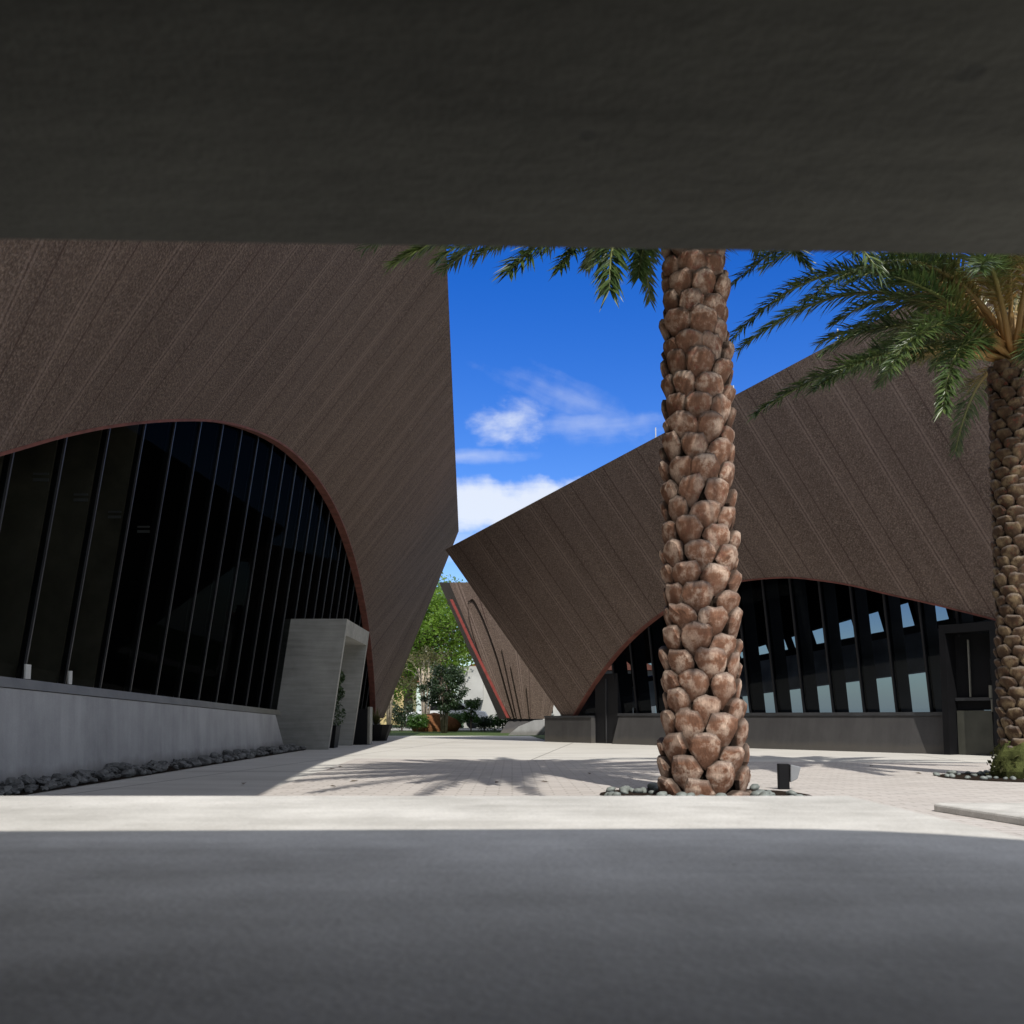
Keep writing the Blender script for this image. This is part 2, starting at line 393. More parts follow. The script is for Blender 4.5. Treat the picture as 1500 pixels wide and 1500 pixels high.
def sheet(name, pts, z, m, label=None):
    b = MB(); b.add([(x, y, z) for x, y in pts], [tuple(range(len(pts)))])
    return tag(b.build(name, m), kind='structure')

# ------------------------------------------------------------------ ground
sheet('ground', [(-400, -200), (400, -200), (400, 900), (-400, 900)], 0, M['grass'])
sheet('plaza', [(-5.2, -12), (14, -12), (14, 15.8), (7.0, 17.8), (.9, 26.5), (.6, 33.5), (-4.2, 33.5), (-5.2, 34)], .006, M['walk'])
sheet('brick_paving', [(-1.9, 5.2), (9.5, 3.6), (10.5, 12.8), (3.2, 14.2), (-2.3, 15.2)], .011, M['brick'])
sheet('street', [(-60, 46), (60, 46), (60, 56), (-60, 56)], .02, M['road'])
# raised concrete kerb platform at right
b = MB(); a = gnd(1362, 1176, .06)
k0 = hit(1500, 1197, (0, 0, .06), (0, 0, 1))
kp = [(a.x + .06, a.y + .02), (a.x + 5, a.y - .1), (a.x + 5, 1), (k0.x + .35, 1), (k0.x, k0.y), (a.x, a.y - .06)]
b.prism([(x, y, 0.0) for x, y in kp], [(x, y, .06) for x, y in kp])
tag(b.build('raised_pavement', M['slab'], bevel=.015), kind='structure')

# ------------------------------------------------------------------ bench and canopy
ZB = .47
f0 = gnd(750, 1165.5, ZB).y; xr = gnd(1247, 1166, ZB).x; xr2 = gnd(1500, 1226, ZB).x
bench = thing('concrete_bench', 'long smooth pale concrete bench filling the foreground, half in shade', 'bench', (-1, 1, 0))
b = MB(); b.prism([(-3.4, -1.2, ZB - .14), (xr2, -1.2, ZB - .14), (xr2, gnd(1500, 1226, ZB).y, ZB - .14), (xr, f0, ZB - .14), (-3.4, f0, ZB - .14)],
                  [(-3.4, -1.2, ZB), (xr2, -1.2, ZB), (xr2, gnd(1500, 1226, ZB).y, ZB), (xr, f0, ZB), (-3.4, f0, ZB)])
b.build('seat', M['slab'], bench, bevel=.006)
for x in (-2.6, -.2):
    b = MB(); b.box((x - .2, -.8, 0.0), (x + .2, f0 - .45, ZB - .1405)); b.build('support', M['slab'], bench)
ZC = 1.0
A = gnd(0, 353, ZC); B = gnd(1500, 376, ZC)
dv = (B - A).normalized()
TH = .21
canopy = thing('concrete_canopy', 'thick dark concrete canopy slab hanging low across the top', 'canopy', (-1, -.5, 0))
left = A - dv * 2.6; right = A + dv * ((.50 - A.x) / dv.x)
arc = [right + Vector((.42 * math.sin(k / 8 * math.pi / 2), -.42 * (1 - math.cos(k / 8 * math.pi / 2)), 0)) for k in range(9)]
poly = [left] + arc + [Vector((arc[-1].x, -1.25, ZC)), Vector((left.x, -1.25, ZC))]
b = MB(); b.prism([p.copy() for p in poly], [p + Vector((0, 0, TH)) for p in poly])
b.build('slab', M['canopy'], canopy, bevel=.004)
b = MB(); b.box((left.x + .05, -1.19, ZB + .001), (arc[-1].x - .05, -.95, ZC - .001)); b.build('rear_wall', M['canopy'], canopy)  # unseen wall added behind the camera to darken the bench
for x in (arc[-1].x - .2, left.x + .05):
    b = MB(); b.box((x, -.949, ZB + .001), (x + .12, .42, ZC - .001)); b.build('side_wall', M['canopy'], canopy)  # unseen side walls added to keep light off the near bench

# ------------------------------------------------------------------ ruled facades
def dens(pts, n):
    """Catmull-Rom resample of pixel points"""
    out = []; seg = len(pts) - 1
    for i in range(n + 1):
        t = i / n * seg; k = min(int(t), seg - 1); f = t - k
        p0 = Vector(pts[max(k - 1, 0)]); p1 = Vector(pts[k]); p2 = Vector(pts[k + 1]); p3 = Vector(pts[min(k + 2, seg)])
        out.append(.5 * ((2 * p1) + (p2 - p0) * f + (2 * p0 - 5 * p1 + 4 * p2 - p3) * f * f + (3 * p1 - p0 - 3 * p2 + p3) * f ** 3))
    return out
def on_line(px, py, P, D):
    """point of the 3D line P+tD nearest the pixel ray"""
    d = ray(px, py).normalized(); w0 = P - O; D = D.normalized()
    bb = D.dot(d); t = (bb * d.dot(w0) - D.dot(w0)) / (1 - bb * bb)
    return P + D * t
def ruled(name, L, U, m, parent, period, rows=22, flip=False):
    b = MB(); uvs = []; acc = 0; n = len(L)
    for i in range(n):
        if i: acc += .5 * ((L[i] - L[i - 1]).length + (U[i] - U[i - 1]).length)
        ln = (U[i] - L[i]).length
        for k in range(rows + 1):
            f = k / rows; b.v.append(L[i].lerp(U[i], f)); b.c.append(None); uvs.append((acc / period, f * ln))
    for i in range(n - 1):
        for k in range(rows):
            q = (i * (rows + 1) + k, (i + 1) * (rows + 1) + k, (i + 1) * (rows + 1) + k + 1, i * (rows + 1) + k + 1)
            b.f.append(tuple(reversed(q)) if flip else q)
    o = b.build(name, m, parent, smooth=True, recalc=False)
    uvl = o.data.uv_layers.new(name='UVMap')
    for lp in o.data.loops: uvl.data[lp.index].uv = uvs[lp.vertex_index]
    return o
def reveal(L, inward, wdt, m, parent, name='arch_trim'):
    b = MB(); n = len(L)
    for p in L: b.v += [p + inward * -.012 , p + inward * wdt]; b.c += [None, None]
    b.f = [(2 * i, 2 * i + 2, 2 * i + 3, 2 * i + 1) for i in range(n - 1)]
    o = b.build(name, m, parent, recalc=False)
    md = o.modifiers.new('solid', 'SOLIDIFY'); md.thickness = .03; md.offset = 0
    return o
def plain(name, vs, m, parent):
    b = MB(); b.add(vs, [tuple(range(len(vs)))]); return b.build(name, m, parent)

# ---- left building
LEAN = .13
left_b = thing('flared_pavilion', 'large dark rose concrete pavilion on the left with tall arched black glazing', 'building', (-12, 18, 0))
gx = lambda z: -4.25 + LEAN * (z - .75)
gn = Vector((1, 0, -LEAN)).normalized(); gp0 = Vector((-4.25, 0, .75))
arcpx = [(-900, 985), (-560, 870), (-250, 750), (-100, 693), (0, 665), (100, 637), (180, 622), (260, 615.5), (330, 619), (395, 640), (445, 677), (487, 735), (517, 810), (537, 900), (547, 985), (550, 1051)]
tip = at(672, 778, 35.0)
p2 = ray(655, 390); zt = 7.6; q2 = O + p2 * ((zt - CZ) / p2.z)
rdir = (q2 - tip)
dl = dens(arcpx, 150)
Lp = []; Up = []
rl0, rl1 = Vector((672, 778)), Vector((655, 390))
for i, p in enumerate(dl):
    q = hit(p.x, p.y, gp0, gn); Lp.append(q)
    mslope = 1.28 if p.y < 900 else 1.28 - .35 * (p.y - 900) / 150
    if p.x < 260: mslope = 1.28 + .25 * min(1, (260 - p.x) / 260)
    d2 = Vector((1, -mslope)); rl = rl1 - rl0
    # intersect in the picture plane to choose the ruling's roof point
    den = d2.x * rl.y - d2.y * rl.x
    s_ = ((rl0.x - p.x) * d2.y - (rl0.y - p.y) * d2.x) / (d2.x * rl.y - d2.y * rl.x) * -1
    s_ = ((p.x - rl0.x) * d2.y - (p.y - rl0.y) * d2.x) / (rl.x * d2.y - rl.y * d2.x)
    s_ = max(0.0, s_)
    pp = rl0 + rl * s_
    if pp.y < -1500: pp.y = -1500
    Up.append(on_line(pp.x, pp.y, tip, rdir))
nat = [(p - tip).dot(rdir.normalized()) for p in Up]; rn = rdir.normalized()
tmax = (tip.y + 2.0) / -rn.y
for i, p in enumerate(dl):
    if p.x < 60:
        k_ = min(1, (60 - p.x) / 700); Up[i] = tip + rn * (nat[i] * (1 - k_) + tmax * k_) + Vector((.75 * k_, 0, 0))
# keep roof points monotonic
for i in range(len(Up) - 2, -1, -1):
    if Up[i].y > Up[i + 1].y: Up[i] = Up[i + 1].copy()
foot = hit(562, 1052, gp0 + Vector((0.02, 0, 0)), gn)
Lp.append(foot); Up.append(tip.copy())
front = ruled('facade', Lp, Up, M['facade'], left_b, 1.25)
reveal(Lp[:-1], -gn, .16, M['red'], left_b)
zback = 8.2
near_u = Up[0]; near_l = Lp[0]
def strip_roof(E, Bk, parent):
    b = MB(); n = len(E)
    b.v = [v.copy() for p in zip(E, Bk) for v in p]; b.c = [None] * len(b.v)
    b.f = [(2 * i, 2 * i + 2, 2 * i + 3, 2 * i + 1) for i in range(n - 1)]
    return b.build('roof', M['facade'], parent, recalc=False)
strip_roof(Up, [Vector((-20, p.y if i < len(Up) - 1 else tip.y + 1, 7.9 - .7 * max(0, min(1, p.y / 35)))) for i, p in enumerate(Up)], left_b)
plain('end_wall', [foot, tip, Vector((-20, tip.y + 1, 7.2)), Vector((-18, foot.y, 0))], M['facade'], left_b)
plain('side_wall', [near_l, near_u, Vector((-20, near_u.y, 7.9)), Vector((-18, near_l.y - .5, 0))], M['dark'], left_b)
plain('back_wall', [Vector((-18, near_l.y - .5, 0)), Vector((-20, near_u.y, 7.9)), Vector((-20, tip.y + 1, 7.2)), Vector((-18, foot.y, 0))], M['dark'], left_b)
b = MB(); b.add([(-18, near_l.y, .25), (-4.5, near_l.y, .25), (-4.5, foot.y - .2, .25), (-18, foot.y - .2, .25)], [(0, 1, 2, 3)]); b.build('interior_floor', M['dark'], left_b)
# glazing
gi = .17
def zsill(y): return max(.62, .915 - .021 * (y - 8.6))
b = MB(); y0, y1 = 2.9, foot.y - .15
b.add([(gx(.3) - gi, y0, .3), (gx(.3) - gi, y1, .3), (gx(5.2) - gi, y1, 5.2), (gx(5.2) - gi, y0, 5.2)], [(0, 1, 2, 3)])
b.build('glazing', M['glassL'], left_b)
arch_z = lambda y: min(((p - Vector((p.x, y, p.z))).length, p.z) for p in Lp[:-1])[1]
y = 8.32 - .87 * 5; k = 0
while y < 31.4:
    zt_ = min(arch_z(y) + .25, 5.1); zs = zsill(y) + .02
    if zt_ > zs + .3:
        b = MB(); hw = .011
        x0, x1 = gx(zs) - gi, gx(zt_) - gi
        b.hexa([Vector(p) for p in ((x0 - .05, y - hw, zs), (x0 + .02, y - hw, zs), (x0 + .02, y + hw, zs), (x0 - .05, y + hw, zs), (x1 - .05, y - hw, zt_), (x1 + .02, y - hw, zt_), (x1 + .02, y + hw, zt_), (x1 - .05, y + hw, zt_))])
        mo = b.build('mullion', M['mull'], left_b)
        b = MB(); hw = .028
        b.hexa([Vector(p) for p in ((x0 - .45, y - hw, zs), (x0 - .055, y - hw, zs), (x0 - .055, y + hw, zs), (x0 - .45, y + hw, zs), (x1 - .45, y - hw, zt_), (x1 - .055, y - hw, zt_), (x1 - .055, y + hw, zt_), (x1 - .45, y + hw, zt_))])
        b.build('fin', M['litfin'] if y < 11.2 else M['fin'], left_b)
        if k < 10:
            zb_ = 2.75
            if zt_ > zb_ + .2:
                b = MB(); xb = gx(zb_) - gi
                b.box((xb - .2, y - .05, zb_), (xb - .06, y - .036, zb_ + .03)); b.box((xb - .2, y - .05, zb_ + .06), (xb - .06, y - .036, zb_ + .08))
                b.build('bracket', M['white'], left_b)
    y += .87; k += 1
b = MB(); b.box((-4.86, 3, 2.62), (-4.62, 31, 2.74)); b.build('interior_beam', M['band'], left_b)
# sill and plinth
b = MB()
def yz(y, dx, dz): return Vector((-4.30 + dx, y, zsill(y) + dz))
ya, yb = 2.6, 19.05
b.hexa([yz(ya, -.25, -.045), yz(ya, .04, -.045), yz(yb, .04, -.045), yz(yb, -.25, -.045), yz(ya, -.25, .045), yz(ya, .0, .045), yz(yb, .0, .045), yz(yb, -.25, .045)])
b.build('sill', M['sill'], left_b)
b = MB()
pe = gnd(433, 1099).y
b.hexa([Vector((-4.8, ya, 0)), Vector((-4.24, ya, 0)), Vector((-4.24, 19.3, 0)), Vector((-4.8, 19.3, 0)), yz(ya, -.4, -.05), yz(ya, .03, -.05), yz(18.6, .03, -.05), yz(18.6, -.4, -.05)])
b.build('plinth', M['plinth'], left_b, bevel=.006)
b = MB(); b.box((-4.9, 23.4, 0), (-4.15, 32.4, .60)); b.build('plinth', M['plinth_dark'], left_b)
for py_, w_ in ((9.05, .10), (9.95, .07)):
    b = MB(); zz = zsill(py_) + .03; b.box((gx(1) - gi + .055, py_ + .05, zz + .02), (gx(1) - gi + .07, py_ + .05 + w_, zz + .15)); b.build('notice', M['white'], left_b)

# portal
portal = thing('entrance_portal', 'leaning board-marked concrete doorway box beside the left glazing', 'doorway', (-3.8, 21, 0))
ln = LEAN
def pv(x, y, z): return Vector((x + ln * z, y, z))
Xo, Yn, Yf, H = -3.45, 19.35, 22.4, 2.47
b = MB()
b.hexa([pv(-4.75, Yn, 0), pv(Xo, Yn, 0), pv(Xo, Yn + .14, 0), pv(-4.75, Yn + .14, 0), pv(-4.75, Yn, H), pv(Xo, Yn, H), pv(Xo, Yn + .14, H), pv(-4.75, Yn + .14, H)])
b.build('side_wall', M['portal'], portal)
b = MB(); b.hexa([pv(-4.75, Yf - .14, 0), pv(Xo, Yf - .14, 0), pv(Xo, Yf, 0), pv(-4.75, Yf, 0), pv(-4.75, Yf - .14, H), pv(Xo, Yf - .14, H), pv(Xo, Yf, H), pv(-4.75, Yf, H)])
b.build('side_wall', M['portal'], portal)
b = MB(); b.hexa([pv(-4.75, Yn + .1405, H - .3), pv(Xo - .003, Yn + .1405, H - .3), pv(Xo - .003, Yf - .1405, H - .3), pv(-4.75, Yf - .1405, H - .3), pv(-4.75, Yn + .1405, H - .002), pv(Xo - .003, Yn + .1405, H - .002), pv(Xo - .003, Yf - .1405, H - .002), pv(-4.75, Yf - .1405, H - .002)])
b.build('lintel', M['portal'], portal)
b = MB(); b.box((-4.73, Yn + .15, .01), (-4.6, Yf - .15, H - .31)); b.build('door', M['black'], portal)

# ---- right building
rb = thing('angular_pavilion', 'dark rose concrete building on the right whose sharp roof corner points left', 'building', (10, 26, 0))
E0 = Vector((1.17, 25.1, 0)); E1 = Vector((7.3, 16.8, 0)); wd = (E1 - E0).normalized(); nn = Vector((wd.y, -wd.x, 0)); 
if nn.y > 0: nn = -nn
gnR = (nn + Vector((0, 0, -LEAN))).normalized(); gpR = E0 - nn * .10 + Vector((0, 0, .62))
tipR = at(652, 805, 26.5)
pn = nn
far = hit(1300, 460, tipR, pn); rdR = far - tipR
arcR = [(838, 1051), (860, 1015), (882, 983), (907, 952), (940, 920), (980, 891), (1030, 866), (1080, 852), (1150, 846), (1200, 850), (1250, 858), (1300, 870), (1350, 881), (1400, 893), (1465, 910), (1550, 940), (1700, 1000)]
LR = [hit(825, 1052, gpR + nn * .02, gnR)]; UR = [tipR.copy()]
r0, r1 = Vector((652, 805)), Vector((1300, 460)); rl = r1 - r0
for p in dens(arcR, 150):
    LR.append(hit(p.x, p.y, gpR, gnR))
    ms = 1.43 + .22 * min(1, max(0, (p.x - 830) / 450)); d2 = Vector((-1, -ms))
    s_ = ((p.x - r0.x) * d2.y - (p.y - r0.y) * d2.x) / (rl.x * d2.y - rl.y * d2.x); s_ = max(0.0, s_)
    pp = r0 + rl * s_; UR.append(on_line(pp.x, pp.y, tipR, rdR))
for i in range(1, len(UR)):
    if (UR[i] - tipR).dot(rdR) < (UR[i - 1] - tipR).dot(rdR): UR[i] = UR[i - 1].copy()
ruled('facade', LR, UR, M['facade'], rb, 1.05, flip=True)
reveal(LR[1:], -gnR, .14, M['red'], rb)
ue, le = UR[-1], LR[-1]
EB = tipR + Vector((.65, .76, .02)) * 15; FB = LR[0] + Vector((.65, .76, 0)) * 15; FB.z = .3
bt = Vector((6, 38, 6.5)); bt2 = Vector((20, 26, 8.5))
far2 = ue + (ue - UR[-40]).normalized() * 5; lfar = le + wd * 5; lfar.z = .62
plain('facade_extension', [le, ue, far2, lfar], M['facade'], rb)
nR = len(UR)
strip_roof(UR + [far2], [EB.lerp(Vector((26, 20, 8.4)), k / nR) for k in range(nR + 1)], rb)
ED = Vector((.65, .76, 0)); tA, tG = 3.0, 9.35
def eu(t_): return tipR + Vector((.65, .76, .02)) * t_
def ef(t_, z): return Vector((LR[0].x, LR[0].y, 0)) + ED * t_ + Vector((0, 0, z))
plain('end_wall', [LR[0], tipR, eu(tA), ef(tA, 0)], M['facade'], rb)
plain('end_wall', [ef(tA, CZ + 1.35), eu(tA), eu(tG), ef(tG, CZ + 2.12)], M['facade'], rb)
def eband(nm, a0, a1, g0, g1, mm):
    b = MB(); o_ = Vector((.76, -.65, 0)) * .2
    b.hexa([ef(tA, CZ + a0), ef(tG, CZ + g0), ef(tG, CZ + g0) + o_, ef(tA, CZ + a0) + o_, ef(tA, CZ + a1), ef(tG, CZ + g1), ef(tG, CZ + g1) + o_, ef(tA, CZ + a1) + o_]); b.build(nm, mm, rb)
eband('rear_band', .24, .88, .66, 1.665, M['band']); eband('rear_beam', .885, 1.0, 1.67, 1.86, M['black']); eband('rear_sill', -.62, .02, -.62, -.12, M['dark'])
for k_ in range(6):
    t_ = tA + .1 + k_ * 1.15; b = MB(); o_ = Vector((.76, -.65, 0)) * .12; w_ = ED * .17
    b.hexa([ef(t_, .3), ef(t_, .3) + w_, ef(t_, .3) + w_ + o_, ef(t_, .3) + o_, ef(t_ - .25, 3.1), ef(t_ - .25, 3.1) + w_, ef(t_ - .25, 3.1) + w_ + o_, ef(t_ - .25, 3.1) + o_]); b.build('rear_strut', M['fin'], rb)
b = MB(); b.add([Vector(p) for p in ((1.6, 25.3, .30), (9.5, 15.5, .35), (20, 18, .35), (10, 42, .35))], [(0, 1, 2, 3)]); b.build('interior_floor', M['walk'], rb)
# front glazing
q = lambda s, d, z: E0 + wd * s - nn * (.10 + d) + nn * (LEAN * (z - .62)) + Vector((0, 0, z))
b = MB(); b.add([q(-.3, .16, .5), q(15, .16, .5), q(15, .16, 4.2), q(-.3, .16, 4.2)], [(0, 1, 2, 3)]); b.build('glazing', M['glassR'], rb)
def arcz(s):
    best = min((abs((p - E0).dot(wd) - s), p.z) for p in LR[1:]); return best[1]
ss = []
for px in (933, 956, 1099.6, 1135.6, 1175, 1216, 1261.6, 1310.8, 1364.8):
    h_ = hit(px, 1040, q(0, .16, .7), gnR); ss.append((h_ - E0).dot(wd))
step = (ss[-1] - ss[2]) / 6
positions = [ss[2] + step * i for i in range(-7, 10)]
print('fins', ss, step)
for s in positions:
    zt_ = min(arcz(s) + .25, 4.1)
    if s < .3 or zt_ < 1.0: continue
    for nm, d0, d1, hw, mm in (('mullion', .13, .20, .018, M['fin']), ('fin', .205, .56, .045, M['fin'])):
        b = MB()
        vs = []
        for z in (.60, zt_):
            for (sa, da) in ((s - hw, d0), (s + hw, d0), (s + hw, d1), (s - hw, d1)): vs.append(q(sa, da, z))
        b.hexa(vs); b.build(nm, mm, rb)
# rear glazed wall seen through the building
G0 = Vector((7.35, 32.4, 0)); G1 = Vector((9.27, 21.3, 0)); GL = (G1 - G0).length; gd = (G1 - G0).normalized(); gp = Vector((gd.y, -gd.x, 0))
if gp.x > 0: gp = -gp
def rwall(nm, z0a, z0e, z1a, z1e, th, mm, s0=0.0, s1=18.0):
    """upright band on the rear wall; heights above the eye given at G0 and at G1"""
    b = MB(); zz = lambda a, e, s: CZ + a + (e - a) * s / GL
    p0 = G0 + gd * s0; p1 = G0 + gd * s1; t_ = -gp * th; V = lambda z: Vector((0, 0, z))
    a0, a1, c0, c1_ = zz(z0a, z0e, s0), zz(z1a, z1e, s0), zz(z0a, z0e, s1), zz(z1a, z1e, s1)
    b.hexa([p0 + V(a0), p1 + V(c0), p1 + t_ + V(c0), p0 + t_ + V(a0), p0 + V(a1), p1 + V(c1_), p1 + t_ + V(c1_), p0 + t_ + V(a1)])
    return b.build(nm, mm, rb)
rwall('rear_band', .68, 1.03, 1.665, 1.895, .2, M['band'])
rwall('rear_beam', 1.67, 1.90, 1.86, 2.06, .3, M['black'])
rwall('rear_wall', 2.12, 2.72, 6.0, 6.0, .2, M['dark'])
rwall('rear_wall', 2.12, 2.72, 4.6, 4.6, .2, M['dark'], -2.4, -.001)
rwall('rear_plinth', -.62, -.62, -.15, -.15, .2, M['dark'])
ZB2 = lambda s: CZ + 1.85 + .20 * s / GL
for i in range(12):
    s = -.6 + i * 1.3
    b = MB(); a_ = G0 + gd * s; off = gd * -.34; z0 = ZB2(s); z1 = z0 + .3 + .05 * s
    V = lambda z: Vector((0, 0, z))
    b.hexa([a_ + gp * .05 + V(z0), a_ + gd * .2 + gp * .05 + V(z0), a_ + gd * .2 - gp * .1 + V(z0), a_ - gp * .1 + V(z0),
            a_ + off + gp * .05 + V(z1), a_ + off + gd * .2 + gp * .05 + V(z1), a_ + off + gd * .2 - gp * .1 + V(z1), a_ + off - gp * .1 + V(z1)])
    b.build('rear_strut', M['fin'], rb)
# sill, plinth, doors
def qp(s, d, z): return E0 + wd * s + nn * d + Vector((0, 0, z))
def seg(nm, s0, s1, d0, d1, z0, z1, mm, s0b=None, s1b=None, d1b=None, bev=0):
    b = MB(); s0b = s0 if s0b is None else s0b; s1b = s1 if s1b is None else s1b; d1b = d1 if d1b is None else d1b
    b.hexa([qp(s0b, d1b, z0), qp(s1b, d1b, z0), qp(s1b, d0, z0), qp(s0b, d0, z0), qp(s0, d1, z1), qp(s1, d1, z1), qp(s1, d0, z1), qp(s0, d0, z1)])
    return b.build(nm, mm, rb, bevel=bev)
sA = (hit(866, 1070, E0, nn) - E0).dot(wd); sB = (hit(900, 1070, E0, nn) - E0).dot(wd); sC = (hit(1392, 1070, E0, nn) - E0).dot(wd); sD = (hit(1478, 1070, E0, nn) - E0).dot(wd)
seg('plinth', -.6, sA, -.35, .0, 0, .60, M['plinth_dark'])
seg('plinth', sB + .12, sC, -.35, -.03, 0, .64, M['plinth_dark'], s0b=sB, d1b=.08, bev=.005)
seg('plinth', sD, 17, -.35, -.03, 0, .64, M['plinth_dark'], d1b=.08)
seg('sill', sB + .1, sC, -.3, -.01, .641, .70, M['mull'])
seg('sill', -.6, sA, -.3, .02, .601, .645, M['mull'])
dd = thing('entrance_door', 'narrow black double door set in the plinth below the arch left end', 'door', qp((sA + sB) / 2, 0, 0))
b = MB(); b.hexa([qp(sA + .003, -.13, .01), qp(sB - .02, -.13, .01), qp(sB - .02, -.6, .01), qp(sA + .003, -.6, .01), qp(sA + .003, -.13, 1.62), qp(sB - .02, -.13, 1.62), qp(sB - .02, -.6, 1.62), qp(sA + .003, -.6, 1.62)])
b.build('door_box', M['fin'], dd)
sm = (sA + sB) / 2
b = MB(); b.hexa([qp(sm - .01, -.10, .01), qp(sm + .01, -.10, .01), qp(sm + .01, -.129, .01), qp(sm - .01, -.129, .01), qp(sm - .01, -.10, 1.5), qp(sm + .01, -.10, 1.5), qp(sm + .01, -.129, 1.5), qp(sm - .01, -.129, 1.5)]); b.build('door_stile', M['mull'], dd)
d2t = thing('glazed_door', 'black framed glazed door with bronze lower panel beside the right palm', 'door', qp((sC + sD) / 2, 0, 0))
def dseg(nm, s0, s1, d0, d1, z0, z1, mm):
    b = MB(); b.hexa([qp(s0, d1, z0), qp(s1, d1, z0), qp(s1, d0, z0), qp(s0, d0, z0), qp(s0, d1, z1), qp(s1, d1, z1), qp(s1, d0, z1), qp(s0, d0, z1)]); return b.build(nm, mm, d2t)
Hd = 2.12
dseg('frame', sC + .003, sC + .11, -.4, .22, .01, Hd, M['black'])
dseg('frame', sD - .12, sD - .003, -.4, .22, .01, Hd, M['black'])
dseg('lintel', sC + .111, sD - .121, -.4, .22, Hd - .14, Hd - .001, M['black'])
dseg('lower_panel', sC + .13, sD - .26, -.05, .0, .02, .72, M['panel'])
dseg('rail', sC + .12, sD - .13, -.05, .012, .88, .93, M['mull'])
dseg('stile', sC + .36, sC + .38, -.03, .0, .94, Hd - .25, M['sill'])
dseg('glass', sC + .112, sD - .122, -.08, -.06, .73, Hd - .15, M['dark'])
hb = qp(sD - .24, .02, 0)
b = MB(); b.tube([hb + Vector((0, 0, .92)), hb + Vector((0, 0, 1.12))], .04, 10); b.tube([hb + Vector((0, 0, .7)), hb + Vector((0, 0, .9))], .02, 8); b.build('handle', M['sill'], d2t)
b = MB(); b.box((0, 0, 0), (.10, .01, .34), Matrix.Translation(qp(sD - .24, .01, 1.2))); b.build('notice', M['mull'], d2t)
# lightning rods on the roof edge
for px in (958, 1072, 1225, 1390):
    t_ = (px - 652) / (1300 - 652); p = on_line(px, 805 - 345 * t_, tipR, rdR)
    b = MB(); b.tube([p + Vector((.04, .03, -.1)), p + Vector((.04, .03, .23))], .011, 6); b.tube([p + Vector((.04, .03, -.03)), p + Vector((.04, .03, .02))], .03, 6)
    b.build('lightning_rod', M['white'], rb)

# ---- far small building
fb = thing('distant_pavilion', 'small dark rose building with red corner edge between the two larger ones', 'building', (3, 42, 0))
Yf_ = 40
P_tl = at(645, 853, Yf_ - 2.2); P_bl = at(735, 1052, Yf_ + .6); P_tc = at(657, 853, Yf_ - 2.0); 
c_top = at(658, 853, Yf_ - .7); c_bot = at(742, 1053, Yf_ + 0)
lf_top = at(643, 853, Yf_ + 3); lf_bot = at(731, 1053, Yf_ + 4)
r_top = at(860, 853, Yf_ - .7); r_bot = at(806, 1053, Yf_)
n_ = 40
Lc = [c_bot.lerp(r_bot, i / n_) for i in range(n_ + 1)]; Uc = [c_top.lerp(r_top, i / n_) for i in range(n_ + 1)]
ruled('facade', Lc, Uc, M['facade'], fb, 1.3)
plain('side_facade', [c_top, c_bot, lf_bot, lf_top], M['facade'], fb)
plain('roof', [c_top, r_top, Vector((9, 52, r_top.z)), Vector((-1.8, 52, lf_top.z)), lf_top], M['facade'], fb)
def fc(px, py):   # a point on the front facade
    nrm = (c_top - c_bot).cross(r_bot - c_bot).normalized()
    return hit(px, py, c_bot, nrm), (nrm if nrm.y < 0 else -nrm)
def strip(pts, wd_, th, m, nm):
    b = MB(); P = []
    for i, p in enumerate(pts):
        c, nrm = fc(p[0], p[1]); c2, _ = fc(p[0] + wd_, p[1])
        P.append((c + nrm * .001, c2 + nrm * .001, c2 + nrm * th, c + nrm * th))
    for i in range(len(P) - 1):
        b.hexa([P[i][0], P[i][1], P[i][2], P[i][3], P[i + 1][0], P[i + 1][1], P[i + 1][2], P[i + 1][3]])
    return b.build(nm, m, fb)
strip([(659, 878), (690, 945), (742, 1051)], 4.2, .10, M['brightred'], 'corner_trim')
c1 = [(tuple(v)) for v in dens([(688, 879), (686, 890), (689, 912), (700, 950), (720, 1000), (748, 1051)], 16)]
strip(c1, 1.0, .05, M['facade'], 'arch_rib')
c2 = [(tuple(v)) for v in dens([(686, 880), (691, 877), (697, 883), (710, 910), (728, 960), (742, 1010), (754, 1051)], 16)]
strip(c2, 1.4, .09, M['facade'], 'arch_rib')
strip([(735, 950), (757, 1051)], 0.8, .08, M['facade'], 'arch_rib'); strip([(748, 975), (764, 1051)], 0.8, .08, M['facade'], 'arch_rib'); strip([(771, 1005), (776, 1051)], 0.8, .08, M['facade'], 'arch_rib')
b = MB(); g0 = gnd(735, 1076); 
b.prism([Vector((-.45, 39.5, 0)), Vector((1.3, 39.5, 0)), Vector((1.3, 48, 0)), Vector((-.45, 48, 0))], [Vector((-.1, 40.2, .55)), Vector((1.2, 40.2, .55)), Vector((1.2, 48, .55)), Vector((-.1, 48, .55))])
b.build('plinth', M['plinth_dark'], fb)
# sunlit wedge plinth
Yw = 35.0
wp = [(744, 1076), (792, 1077), (813, 1062), (812, 1053), (782, 1055), (760, 1064)]
w3 = [at(x, y, Yw) for x, y in wp]; w3[0].z = 0; w3[1].z = 0
b = MB(); b.prism(w3, [p + Vector((.2, 1.6, 0)) for p in w3])
tag(b.build('plinth_wall', M['plinth'], loc=tuple(w3[0])), 'low pale sunlit concrete wedge wall at the foot of the right pavilion', 'wall')

